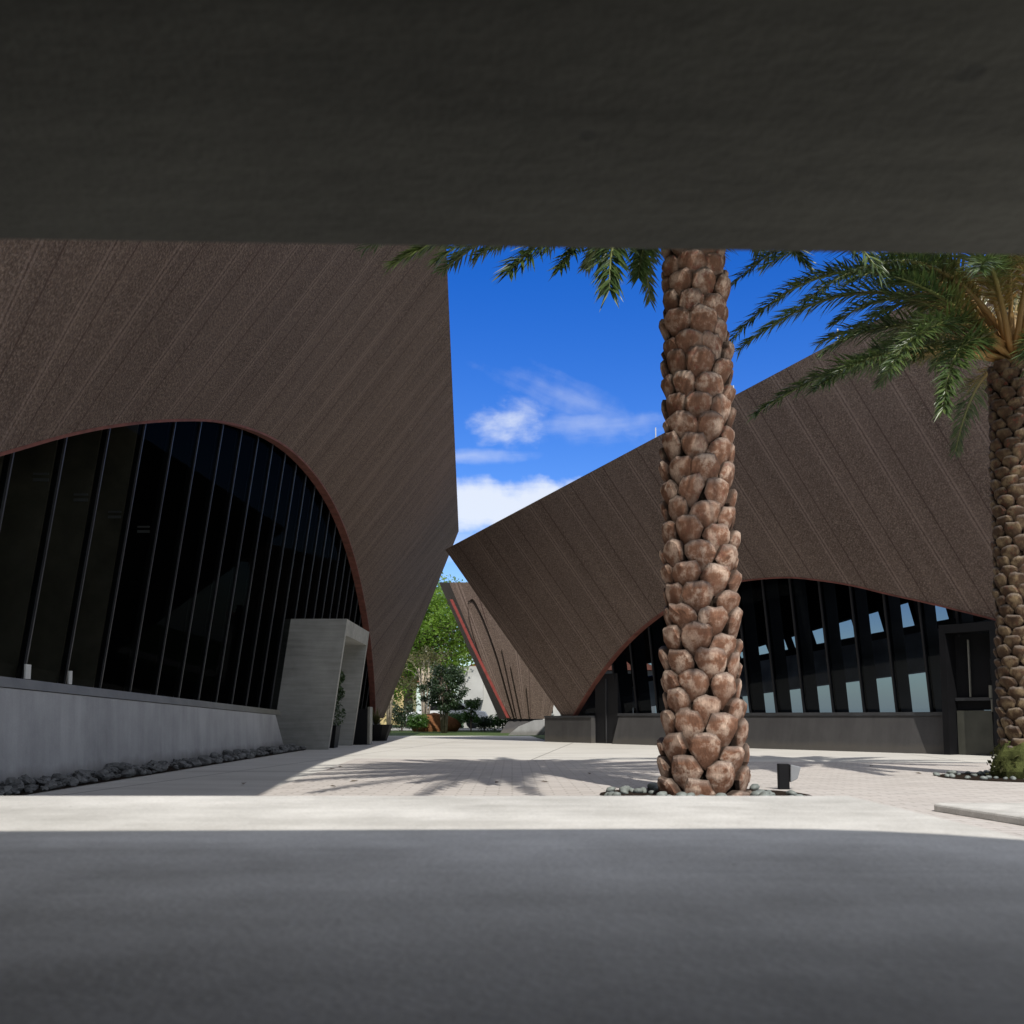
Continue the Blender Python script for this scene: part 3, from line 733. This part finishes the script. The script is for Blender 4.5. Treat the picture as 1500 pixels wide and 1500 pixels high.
# ------------------------------------------------------------------ palms
def interp(v, tab):
    for (a, x), (b_, y) in zip(tab, tab[1:]):
        if v <= b_: return x + (y - x) * (v - a) / (b_ - a)
    return tab[-1][1]
def boss_trunk(base, top, r0, r1, n_around, pitch, bw, bh, prot, m, parent, seed, bulge=None):
    rnd = random.Random(seed); b = MB()
    axis = (top - base); Ln = axis.length; ax = axis.normalized()
    X = ax.cross(Vector((0, 1, 0))).normalized(); Yv = ax.cross(X)
    rows = int(Ln / pitch); GI, GJ = 9, 9
    core = MB(); core.tube([base + ax * Ln * k / 20 for k in range(21)], [(r0 + (r1 - r0) * k / 20) * .97 for k in range(21)], 24)
    core.build('trunk_core', M['core'], parent, smooth=True)
    for j in range(-1, rows):
        h = j * pitch; f = max(0, h / Ln)
        for k in range(n_around):
            an = 2 * math.pi * (k + .5 * (j % 2)) / n_around + j * .055 + rnd.uniform(-.045, .045)
            hh = h + rnd.uniform(-.012, .012) + .05 * math.sin(an * 1 + 1)
            rad = (r0 + (r1 - r0) * f)
            if bulge: rad += bulge(f)
            sz = rnd.uniform(.88, 1.14); W = bw * sz * (rad / r0) ** .5; Hh = bh * rnd.uniform(.9, 1.12); Pp = prot * rnd.uniform(.75, 1.3)
            tone = rnd.random(); skew = rnd.uniform(-.3, .3); ridge = rnd.uniform(-.3, .3)
            tcut = rnd.uniform(-.12, .12)
            out = [(0, -.02), (-.42, .10), (-.80, .34), (-1, .60), (-.86, .84), (-.60, 1.0), (-.2, 1.04), (.2, 1.04), (.60, 1.0), (.86, .84), (1, .60), (.80, .34), (.42, .10)]
            out = [(x + rnd.uniform(-.09, .09), y + rnd.uniform(-.05, .05)) for x, y in out]
            cx_, cy_ = rnd.uniform(-.25, .25), rnd.uniform(.52, .74)
            vs = []; cs = []; n_ = len(out)
            def put(x, y, pr, edge):
                xx = x * W * .5 + skew * (y - .5) * W * .4
                aa = an + xx / rad; d = X * math.cos(aa) + Yv * math.sin(aa)
                zz = hh + y * Hh + tcut * x * Hh * .5
                pr += .16 * Pp * noise.noise(Vector((x * 1.9 + tone * 90, y * 2.2, j * 1.3)))
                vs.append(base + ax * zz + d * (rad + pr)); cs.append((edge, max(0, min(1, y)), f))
            hp = lambda y: interp(min(1.1, max(0, y)), ((0, .10), (.3, .42), (.6, .74), (.85, .98), (1.1, 1.0)))
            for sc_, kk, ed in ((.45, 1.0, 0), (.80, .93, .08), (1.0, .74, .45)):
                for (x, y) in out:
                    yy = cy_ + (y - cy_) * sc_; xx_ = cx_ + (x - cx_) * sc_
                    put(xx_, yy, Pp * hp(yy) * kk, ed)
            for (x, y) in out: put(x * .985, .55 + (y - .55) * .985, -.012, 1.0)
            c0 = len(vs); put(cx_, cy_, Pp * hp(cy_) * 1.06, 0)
            fs = [(c0, (k_ + 1) % n_, k_) for k_ in range(n_)]
            for q_ in range(3):
                fs += [(q_ * n_ + k_, q_ * n_ + (k_ + 1) % n_, (q_ + 1) * n_ + (k_ + 1) % n_, (q_ + 1) * n_ + k_) for k_ in range(n_)]
            b.add(vs, fs, cs)
    o = b.build('trunk', m, parent, recalc=False, smooth=True)
    o.data.set_sharp_from_angle(angle=R(20))
    return o
def frond(P0, P1, P2, parent, seed, nl=90, ll=.46, yellow=0.0, base_bare=.16, light=0.0):
    rnd = random.Random(seed); r_ = MB(); l_ = MB()
    bz = lambda t: P0 * (1 - t) ** 2 + P1 * 2 * t * (1 - t) + P2 * t * t
    dz = lambda t: ((P1 - P0) * (1 - t) + (P2 - P1) * t).normalized()
    N = 14; cols = [(max(0, 1 - 1.6 * i / N), 0, 0) for i in range(N + 1)]
    r_.tube([bz(i / N) for i in range(N + 1)], [.030 * (1 - i / N) ** .8 + .004 for i in range(N + 1)], 6, True, cols)
    ll = ll * .9; L = (P1 - P0).length * .5 + (P2 - P1).length * .5 + (P2 - P0).length * .5
    for i in range(nl):
        t = base_bare + (1 - base_bare) * (i + .5) / nl
        c = bz(t); T = dz(t); sd = T.cross(Vector((0, 0, 1)))
        sd = sd.normalized() if sd.length > .05 else Vector((1, 0, 0)); up = sd.cross(T)
        prof = min(1, (t - base_bare) * 3.2 + .25) * (1 - .62 * max(0, t - .45) / .55)
        for sg in (-1, 1):
            a = R(62 - 34 * t + rnd.uniform(-9, 9)); ro = R(rnd.choice((48, 22, 0, -24)) + rnd.uniform(-14, 14))
            ln_ = ll * prof * rnd.uniform(.8, 1.12)
            d = (T * math.cos(a) + (sd * sg * math.cos(ro) + up * math.sin(ro)) * math.sin(a)).normalized()
            wv = d.cross(up).normalized() * .5 + up * rnd.uniform(-.35, .35); wv.normalize()
            wd_ = .0105 * rnd.uniform(.8, 1.2)
            st = c + T * rnd.uniform(-.01, .01)
            mid = st + d * ln_ * .45; tp = st + d * ln_ + Vector((0, 0, -.12 * ln_ * rnd.uniform(.3, 1.6)))
            yl = max(0, min(1, (base_bare + .22 + yellow - t) * 3.0)) * rnd.uniform(.5, 1)
            lt = min(1, light + rnd.random() ** 3 * .6)
            fold = d.cross(wv).normalized() * wd_ * .35
            l_.add([st - wv * wd_ * .4, st + wv * wd_ * .4, mid + wv * wd_, mid + fold, mid - wv * wd_, tp], [(0, 3, 4), (0, 1, 3), (1, 2, 3), (4, 3, 5), (3, 2, 5)], (yl, lt, 0))
    f = l_.build('frond', M['frond'], parent, recalc=False)
    rr = r_.build('rachis', M['rachis'], f, recalc=False, smooth=True); rr.location = (0, 0, 0)
    return f
def auto_frond(crown, az, elev, L, droop, parent, seed, **kw):
    h = Vector((math.cos(az), math.sin(az), 0)); d0 = h * math.cos(elev) + Vector((0, 0, math.sin(elev)))
    P1 = crown + d0 * L * .55; P2 = crown + h * L * (math.cos(elev) * .55 + .35) + Vector((0, 0, math.sin(elev) * L * .6 - droop * L))
    return frond(crown + h * .10, P1, P2, parent, seed, **kw)

Y1 = 8.1
p1b = gnd(1032, 1168); p1b = at(1032, 1167, Y1); p1b.z = 0
p1t = at(1016, 310, Y1 + .05)
palm1 = thing('date_palm', 'large date palm trunk with chunky cut leaf bases right of centre', 'palm tree', tuple(p1b))
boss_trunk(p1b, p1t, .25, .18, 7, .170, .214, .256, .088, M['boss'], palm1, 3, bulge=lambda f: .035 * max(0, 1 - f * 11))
cr1 = p1t + Vector((0, 0, -.12))
sp = Y1
def hero(crown, tipp, Yt, ctrl, Yc_, parent, seed, **kw):
    return frond(crown, at(ctrl[0], ctrl[1], Yc_), at(tipp[0], tipp[1], Yt), parent, seed, **kw)
hero(cr1, (574, 388), 7.7, (800, 255), 7.9, palm1, 11, nl=260, ll=.36, light=.6)
hero(cr1, (746, 398), 6.7, (860, 270), 7.4, palm1, 12, nl=190, ll=.50, light=.1)
hero(cr1, (893, 425), 6.6, (890, 250), 7.3, palm1, 13, nl=190, ll=.5)
hero(cr1, (952, 440), 9.8, (930, 290), 9.0, palm1, 14, nl=90, ll=.36)
hero(cr1, (650, 395), 9.6, (820, 250), 8.9, palm1, 15, nl=190, ll=.46)
for i_, (tp_, yt_, ct_, yc_) in enumerate([((640, 380), 7.2, (840, 245), 7.7), ((820, 392), 7.0, (900, 270), 7.6), ((700, 376), 8.8, (850, 250), 8.6), ((935, 405), 7.0, (950, 290), 7.6), ((600, 372), 8.4, (820, 225), 8.4), ((860, 388), 9.3, (920, 270), 8.8), ((1180, 385), 7.6, (1100, 280), 7.9)]):
    hero(cr1, tp_, yt_, ct_, yc_, palm1, 70 + i_, nl=180, ll=.38, light=.2)
hero(cr1, (1290, 400), 7.0, (1170, 230), 7.6, palm1, 16, nl=85)
hero(cr1, (1120, 330), 10.5, (1090, 250), 9.5, palm1, 17, nl=85)
rnd = random.Random(5)
for i in range(48):
    az = i * 2.39996 + .4; e = R(20 + 56 * (i / 48)); auto_frond(cr1 + Vector((0, 0, .2)), az, e, rnd.uniform(2.9, 3.7), rnd.uniform(.04, .20), palm1, 100 + i, nl=120, ll=.5)

for i, (tx, ty, tz, cx_, cy_) in enumerate([(-1.3, 5.6, 4.7, .2, 6.6), (-.5, 4.7, 4.6, .5, 6.2), (.4, 4.3, 4.6, .9, 6.0), (-1.9, 6.6, 4.7, -.1, 7.2), (1.3, 4.4, 4.7, 1.4, 6.2), (-1.7, 5.0, 4.4, 0, 6.4), (2.3, 4.9, 4.7, 1.9, 6.5)]):
    frond(cr1 + Vector((0, 0, .2)), Vector((cx_, cy_, 6.2)), Vector((tx, ty, tz)), palm1, 160 + i, nl=120, ll=.5)
Y2 = 10.4
p2b = at(1506, 1140, Y2); p2b.z = 0; p2t = at(1484, 545, Y2)
palm2 = thing('date_palm', 'smaller knobbly date palm with mossy foot at the right edge', 'palm tree', tuple(p2b))
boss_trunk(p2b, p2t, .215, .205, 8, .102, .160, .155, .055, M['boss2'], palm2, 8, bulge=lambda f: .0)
b = MB()
for k in range(5):
    pass
b.tube([p2b + Vector((0, 0, z)) for z in (-.02, .08, .18, .28, .38)], [.33, .35, .31, .28, .24], 30)
for i, v in enumerate(b.v):
    dd_ = noise.noise(v * 9) * .06 + noise.noise(v * 25) * .035; c_ = Vector((p2b.x, p2b.y, v.z)); b.v[i] = v + (v - c_).normalized() * dd_ if (v - c_).length > .01 else v
b.build('root_mass', M['moss'], palm2)
b = MB(); rr_ = random.Random(4)
for i in range(260):
    an = rr_.uniform(0, 2 * math.pi); z = rr_.uniform(.0, .42); rad = .34 - .22 * (z / .5) ** 2 + rr_.uniform(-.01, .05)
    c_ = p2b + Vector((math.cos(an) * rad, math.sin(an) * rad, z)); s_ = rr_.uniform(.012, .035)
    d1 = Vector((rr_.gauss(0, 1), rr_.gauss(0, 1), rr_.gauss(0, 1))).normalized(); d2_ = d1.cross(Vector((rr_.gauss(0, 1), rr_.gauss(0, 1), 1))).normalized()
    b.add([c_ - d1 * s_, c_ + d2_ * s_ * .6, c_ + d1 * s_, c_ - d2_ * s_ * .6], [(0, 1, 2, 3)])
b.build('moss_leaves', M['olive'], palm2, recalc=False)
cr2 = p2t + Vector((0, 0, .05))
H2 = [((1068, 500), 9.6, (1270, 280), 10.2), ((1075, 415), 9.3, (1260, 230), 10.0), ((1108, 605), 9.8, (1290, 480), 10.2), ((1192, 570), 9.2, (1330, 470), 9.9),
      ((1382, 600), 8.6, (1400, 440), 9.6), ((1085, 560 - 50), 11.5, (1290, 340), 10.9), ((1120, 390), 10.6, (1320, 260), 10.5), ((1290, 560), 11.9, (1390, 430), 11.0),
      ((1370, 535), 12.2, (1430, 420), 11.2), ((1300, 545), 8.2, (1370, 420), 9.4), ((1560, 620), 8.4, (1530, 460), 9.5), ((1180, 440), 8.6, (1360, 300), 9.8)]
for i, (tp, yt, ct, yc) in enumerate(H2): hero(cr2 + Vector((0, 0, .02 * i)), tp, yt, ct, yc, palm2, 40 + i, nl=200, ll=.46, base_bare=.20, yellow=.0 if i not in (2,) else 0, light=.15 if i in (0, 4, 9) else 0)
for i in range(34):
    az = i * 2.39996 + 1.4; e = R(15 + 65 * (i / 34)); auto_frond(cr2 + Vector((0, 0, .12)), az, e, rnd.uniform(2.4, 2.9), rnd.uniform(.05, .3), palm2, 200 + i, nl=110, ll=.46, yellow=.08, base_bare=.22)

# pebbles round the palms, rocks along the plinth
rk = []
for v in range(6):
    b = MB(); b.ball((0, 0, 0), 1, 9, 6, .45 if v < 3 else .2, (1, .8, .55), v); rk.append(b.build('river_rock' if v < 3 else 'pebble', M['rock'] if v < 3 else M['pebble'], smooth=(v >= 3)))
for o in rk: bpy.data.objects.remove(o) if False else None
def stone(v, p, s, label, grp, used=[set()]):
    o = rk[v]
    if v in used[0]:
        o = rk[v].copy(); scene.collection.objects.link(o)
    used[0].add(v)
    o.location = p; o.scale = (s, s, s); o.rotation_euler = (rnd.uniform(-.4, .4), rnd.uniform(-.4, .4), rnd.uniform(0, 6.28))
    tag(o, label, 'stone', grp)
sb = MB(); cnt = 0
yv = 7.3
while yv < 19.2:
    for k in range(5 if yv < 11 else 4):
        x = -4.2 + .34 * rnd.random() ** 1.1; s = rnd.choice((.022, .03, .04, .05, .068)) * rnd.uniform(.8, 1.2); p = Vector((x, yv + rnd.uniform(-.06, .06), s * .45 + .01 + (.06 if x < -4.0 else .02) * rnd.random()))
        if cnt < 280: stone(rnd.randrange(3), p, s, 'angular grey river rock in the strip along the left plinth', 'rocks along the left plinth'); cnt += 1
        else: sb.ball(p, s, 7, 5, .4, (1, .85, .6), cnt); cnt += 1
    yv += .085 if yv < 11 else .12
if sb.v: tag(sb.build('rock_strip', M['rock']), 'strip of grey river rocks running on to the concrete portal', 'rocks', kind='stuff')
b = MB(); b.add([(-4.24, 2.6, .013), (-3.83, 2.6, .013), (-3.83, 19.3, .013), (-4.24, 19.3, .013)], [(0, 1, 2, 3)]); tag(b.build('rock_bed', M['core']), kind='structure')
for k in range(62):
    an = rnd.uniform(0, 2 * math.pi); rr = rnd.uniform(.38, .8); s = rnd.uniform(.03, .055)
    p = p1b + Vector((math.cos(an) * rr, math.sin(an) * rr * 1.0, s * .4 + .012))
    stone(3 + rnd.randrange(3), p, s, 'rounded grey-green pebble at the foot of the large central palm', 'pebbles round the central palm')
for k in range(60):
    an = rnd.uniform(0, 2 * math.pi); rr = rnd.uniform(.42, .86); s = rnd.uniform(.025, .045)
    p = p2b + Vector((math.cos(an) * rr, math.sin(an) * rr, s * .4 + .012))
    stone(3 + rnd.randrange(3), p, s, 'rounded pale pebble at the mossy foot of the right palm', 'pebbles round the right palm')
for (pb, rr, nm) in ((p1b, .82, 'palm_pit'), (p2b, .85, 'palm_pit')):
    sheet(nm, [(pb.x + math.cos(i / 24 * 6.283) * rr, pb.y + math.sin(i / 24 * 6.283) * rr) for i in range(24)], .016, M['core'])

# a few dry leaves on the paving
lr = random.Random(12)
for k in range(14):
    x, y = lr.uniform(-2.5, 4.5), lr.uniform(7.2, 13); a_ = lr.uniform(0, 6.28); L_ = lr.uniform(.03, .07); d_ = Vector((math.cos(a_), math.sin(a_), 0)); n_ = Vector((-d_.y, d_.x, 0))
    c_ = Vector((x, y, .016)); b = MB()
    b.add([c_ - d_ * L_, c_ + n_ * L_ * .4 + Vector((0, 0, .012)), c_ + d_ * L_ + Vector((0, 0, .008)), c_ - n_ * L_ * .4 + Vector((0, 0, .015)), c_ + Vector((0, 0, .002))], [(0, 4, 1), (1, 4, 2), (2, 4, 3), (3, 4, 0)])
    tag(b.build('dry_leaf', M['bark'], loc=tuple(c_)), 'small curled brown dry leaf lying on the plaza paving', 'leaf', 'dry leaves on the plaza')
# spotlight
sl = gnd(1148, 1158)
spot = thing('ground_spotlight', 'small black ground spotlight on a post beside the central palm', 'spotlight', tuple(sl))
b = MB(); b.box((sl.x - .045, sl.y - .03, 0), (sl.x + .045, sl.y + .03, .225)); b.build('post', M['black'], spot, bevel=.005)
b = MB(); b.prism([sl + Vector((.047, -.05, .07)), sl + Vector((.11, -.05, .10)), sl + Vector((.14, -.05, .20)), sl + Vector((.05, -.05, .222))],
                  [sl + Vector((.047, .06, .07)), sl + Vector((.11, .06, .10)), sl + Vector((.14, .06, .20)), sl + Vector((.05, .06, .222))]); b.build('lamp_head', M['lens'], spot, bevel=.008)

# ------------------------------------------------------------------ small things by the portal
def leaves(b, c, r, n, s, rnd, sc=(1, 1, 1), shell=.55):
    for i in range(n):
        d = Vector((rnd.gauss(0, 1), rnd.gauss(0, 1), rnd.gauss(0, 1))).normalized() * r * (rnd.random() ** shell)
        p = Vector(c) + Vector((d.x * sc[0], d.y * sc[1], d.z * sc[2]))
        a = Vector((rnd.gauss(0, 1), rnd.gauss(0, 1), rnd.gauss(0, .7))).normalized(); e = a.cross(Vector((rnd.gauss(0, 1), rnd.gauss(0, 1), rnd.gauss(0, 1)))).normalized()
        q_ = s * rnd.uniform(.6, 1.4); b.add([p - a * q_, p + e * q_ * .5, p + a * q_, p - e * q_ * .5], [(0, 1, 2, 3)])
tp = thing('topiary', 'ball-clipped topiary in a black pot inside the portal', 'plant', (-3.7, 20.6, 0))
b = MB(); b.prism([Vector((-3.95, 20.3, .01)), Vector((-3.5, 20.3, .01)), Vector((-3.5, 20.75, .01)), Vector((-3.95, 20.75, .01))], [Vector((-4.0, 20.25, .45)), Vector((-3.45, 20.25, .45)), Vector((-3.45, 20.8, .45)), Vector((-4.0, 20.8, .45))]); b.build('pot', M['black'], tp, bevel=.01)
b = MB(); r_ = random.Random(3)
for z, r in ((.68, .27), (1.08, .19), (1.40, .15)): leaves(b, (-3.66 + .12 * z, 20.5, z), r, 700, .028, r_, shell=.25)
b.build('foliage', M['darkleaf'], tp, recalc=False)
b = MB(); b.tube([(-3.62, 20.5, .4), (-3.5, 20.5, 1.4)], .02, 6); b.build('stem', M['bark'], tp)
pyl = thing('black_bin', 'black square litter bin with one pale edge just beyond the portal', 'bin', (-3.35, 22.9, 0))
b = MB(); b.box((-3.56, 22.7, .008), (-3.19, 23.1, .80)); b.build('body', M['black'], pyl, bevel=.01)
b = MB(); b.box((-3.186, 22.7, .02), (-3.13, 23.1, .84)); b.build('side_panel', M['sill'], pyl, bevel=.006)
pl = thing('planter_bowl', 'black bowl planter with spiky yellow-green leaves at the left pavilion corner', 'planter', (-3.3, 26.5, 0))
b = MB(); b.prism([Vector((-3.5 + .28 * math.cos(i / 12 * 6.283), 26.5 + .28 * math.sin(i / 12 * 6.283), .01)) for i in range(12)], [Vector((-3.5 + .44 * math.cos(i / 12 * 6.283), 26.5 + .44 * math.sin(i / 12 * 6.283), .42)) for i in range(12)]); b.build('bowl', M['black'], pl)
b = MB()
for i in range(60):
    an = r_.uniform(0, 6.28); ln_ = r_.uniform(.3, .6); d = Vector((math.cos(an) * .7, math.sin(an) * .7, r_.uniform(.5, 1.5))).normalized(); c_ = Vector((-3.5, 26.5, .40)); sd_ = d.cross(Vector((0, 0, 1))).normalized() * .02
    b.add([c_ - sd_, c_ + sd_, c_ + d * ln_], [(0, 1, 2)])
b.build('foliage', M['olive'], pl, recalc=False)

# ------------------------------------------------------------------ trees and far background
def tree(name, label, base, H, rad, crown_z, leafm, nclump, nleaf, ls, barkm, seed, trunk_r=.25, stems=1, sc=(1, 1, 1), cat='tree', group=None, low=.35, shell=.5):
    rnd = random.Random(seed); root = thing(name, label, cat, tuple(base), group); base = Vector(base)
    tb = MB(); lb = MB(); cl = []
    for i in range(nclump):
        for _ in range(30):
            d = Vector((rnd.uniform(-1, 1), rnd.uniform(-1, 1), rnd.uniform(-1, 1)))
            if d.length < 1: break
        c = base + Vector((d.x * rad * sc[0], d.y * rad * sc[1], crown_z + d.z * (H - crown_z) * sc[2]))
        if c.z < H * low * .6: c.z = H * low * rnd.uniform(.7, 1.2)
        cl.append(c)
    for sidx in range(stems):
        an = sidx / stems * 6.28; sp_ = (0 if stems == 1 else rad * .25)
        top = base + Vector((math.cos(an) * sp_, math.sin(an) * sp_, crown_z)); mid = base.lerp(top, .5) + Vector((rnd.uniform(-.1, .1), 0, 0)) * rad * .4
        tb.tube([base + Vector((math.cos(an), math.sin(an), 0)) * (0 if stems == 1 else trunk_r * 1.4), mid, top], [trunk_r, trunk_r * .75, trunk_r * .5], 8)
        for c in cl[sidx::stems]:
            st = base.lerp(top, rnd.uniform(.55, 1)); m_ = st.lerp(c, .5) + Vector((0, 0, .1 * rad)); tb.tube([st, m_, c], [trunk_r * .32, trunk_r * .18, trunk_r * .05], 5, False)
    for c in cl: leaves(lb, c, rad * rnd.uniform(.18, .34), nleaf, ls, rnd, (1.15, 1.15, .8), shell)
    tb.build('trunk', barkm, root, smooth=True); lb.build('crown', leafm, root, recalc=False)
    return root
tree('oak_tree', 'tall bright green oak filling the gap between the pavilions', (-5.8, 58, 0), 9.0, 4.3, 5.2, M['oak'], 170, 260, .085, M['bark'], 21, .3, low=.3)
tree('oak_tree', 'green oak crown rising behind the small distant pavilion', (.5, 66, 0), 9.4, 4.0, 6.4, M['oak'], 80, 170, .13, M['bark'], 22, .3)
tree('oak_tree', 'grey-green oak behind the street, left of the gap', (-13, 70, 0), 9.0, 6.0, 4.5, M['olive'], 80, 150, .14, M['bark'], 23, .35)
tree('small_tree', 'dark narrow multi-stemmed tree standing just behind the plaza', (-2.6, 39.5, 0), 3.0, .85, 1.75, M['darkleaf'], 50, 150, .045, M['bark'], 24, .05, stems=6, sc=(1, 1, .9), cat='tree', low=.45)
tree('small_tree', 'wispy pale-stemmed tree at the left of the gap', (-4.9, 41, 0), 3.4, 1.0, 2.2, M['olive'], 26, 55, .045, M['palebark'], 25, .035, stems=6, low=.5)
tree('small_tree', 'pale-trunked crape myrtle between oak and dark tree', (-4.2, 50, 0), 4.0, 1.4, 3.0, M['olive'], 26, 80, .06, M['palebark'], 26, .06, stems=6, low=.6)
def shrub(label, x, y, r, h, m, seed, name='shrub'):
    root = thing(name, label, 'shrub', (x, y, 0)); b = MB(); r_ = random.Random(seed)
    for i in range(16): leaves(b, (x + r_.uniform(-.6, .6) * r, y + r_.uniform(-.6, .6) * r, h * r_.uniform(.25, .75)), min(r, h) * .45, 110, .04 + .01 * r, r_)
    b.build('foliage', m, root, recalc=False)
    b = MB(); b.tube([(x, y, 0), (x, y, h * .6)], .04, 6); b.build('stem', M['bark'], root)
shrub('dark green rounded shrub left of the rust-coloured mound', -4.7, 44, .75, 1.3, M['darkleaf'], 31)
shrub('bright green bush beside the pale street', -3.9, 42.5, .5, .8, M['shrub'], 32)
shrub('upright bright green shrub in front of the white house', -1.75, 44, .45, 1.7, M['shrub'], 33)
shrub('loose green shrub between the dark tree and the upright shrub', -2.5, 46, .5, .9, M['shrub'], 36)
shrub('low clipped green bush under the white house window', -.4, 45, .8, .65, M['shrub'], 34)
shrub('small dark green bush beside the upright shrub', -1.2, 44.5, .45, .65, M['darkleaf'], 35)
b = MB(); b.ball((-3.3, 43.5, .15), .62, 18, 9, .5, (1.5, .8, .9), 3); tag(b.build('mulch_mound', M['mulch'], smooth=True), 'rust-brown mound of bark mulch behind the dark tree', 'mound')
hs_ = thing('white_house', 'white stuccoed house half hidden behind the small pavilion', 'house', (1, 60, 0))
b = MB(); b.box((-2.7, 57.5, 0), (8, 66, 3.2)); b.build('wall', M['pale'], hs_)
b = MB(); b.box((-2.9, 56.6, 1.55), (-1.6, 57.49, 3.4)); b.build('bay', M['pale'], hs_)
b = MB(); b.prism([Vector(p) for p in ((-3.0, 57, 3.21), (8.3, 57, 3.21), (8.3, 66.5, 3.21), (-3.0, 66.5, 3.21))], [Vector(p) for p in ((-1, 61, 4.3), (7, 61, 4.3), (7, 62, 4.3), (-1, 62, 4.3))]); b.build('roof', M['roof'], hs_)
for x in (-.9, 1.6, 3.0):
    wnd = MB(); wnd.box((x, 57.44, .75), (x + .75, 57.498, 1.75)); o_ = wnd.build('window', M['white'], hs_)
    g_ = MB(); g_.box((x + .06, 57.42, .81), (x + .345, 57.438, 1.69)); g_.box((x + .405, 57.42, .81), (x + .69, 57.438, 1.69)); go = g_.build('pane', M['dark'], o_); go.location = (0, 0, 0)
h2 = thing('yellow_house', 'pale yellow house with red roof far behind the left trees', 'house', (-13, 80, 0))
b = MB(); b.box((-18, 78, 0), (-8, 86, 3.4)); b.build('wall', simple('cream_stucco', (.6, .48, .25), .9, .2, .1, 1), h2)
b = MB(); b.prism([Vector(p) for p in ((-18.5, 77.5, 3.41), (-7.5, 77.5, 3.41), (-7.5, 86.5, 3.41), (-18.5, 86.5, 3.41))], [Vector(p) for p in ((-16, 81, 4.9), (-10, 81, 4.9), (-10, 83, 4.9), (-16, 83, 4.9))]); b.build('roof', M['roof'], h2)
b = MB(); b.box((-12, 77.95, 1), (-10.8, 77.998, 2.4)); b.build('window', M['dark'], h2)
# car on the street
cx, cy = -3.4, 54.2
car = thing('parked_car', 'white parked car glimpsed behind the dark tree', 'car', (cx, cy, 0))
b = MB(); prof = [(-2.1, .35), (-2.15, .7), (-1.9, .85), (-1.2, .92), (-.7, 1.38), (.7, 1.42), (1.35, .98), (2.0, .9), (2.15, .65), (2.1, .35)]
b.prism([Vector((cx + x, cy - .85, z)) for x, z in prof], [Vector((cx + x, cy + .85, z)) for x, z in prof]); b.build('body', M['car'], car, bevel=.05)
b = MB(); gpf = [(-1.05, .95), (-.66, 1.32), (.66, 1.35), (1.15, .98)]
b.prism([Vector((cx + x, cy - .862, z)) for x, z in gpf], [Vector((cx + x, cy + .862, z)) for x, z in gpf]); b.build('window', M['black'], car)
for x in (-1.35, 1.35):
    for y in (-.78, .78):
        b = MB(); b.tube([(cx + x, cy + y - .1, .33), (cx + x, cy + y + .1, .33)], .33, 18); b.build('wheel', M['tire'], car)
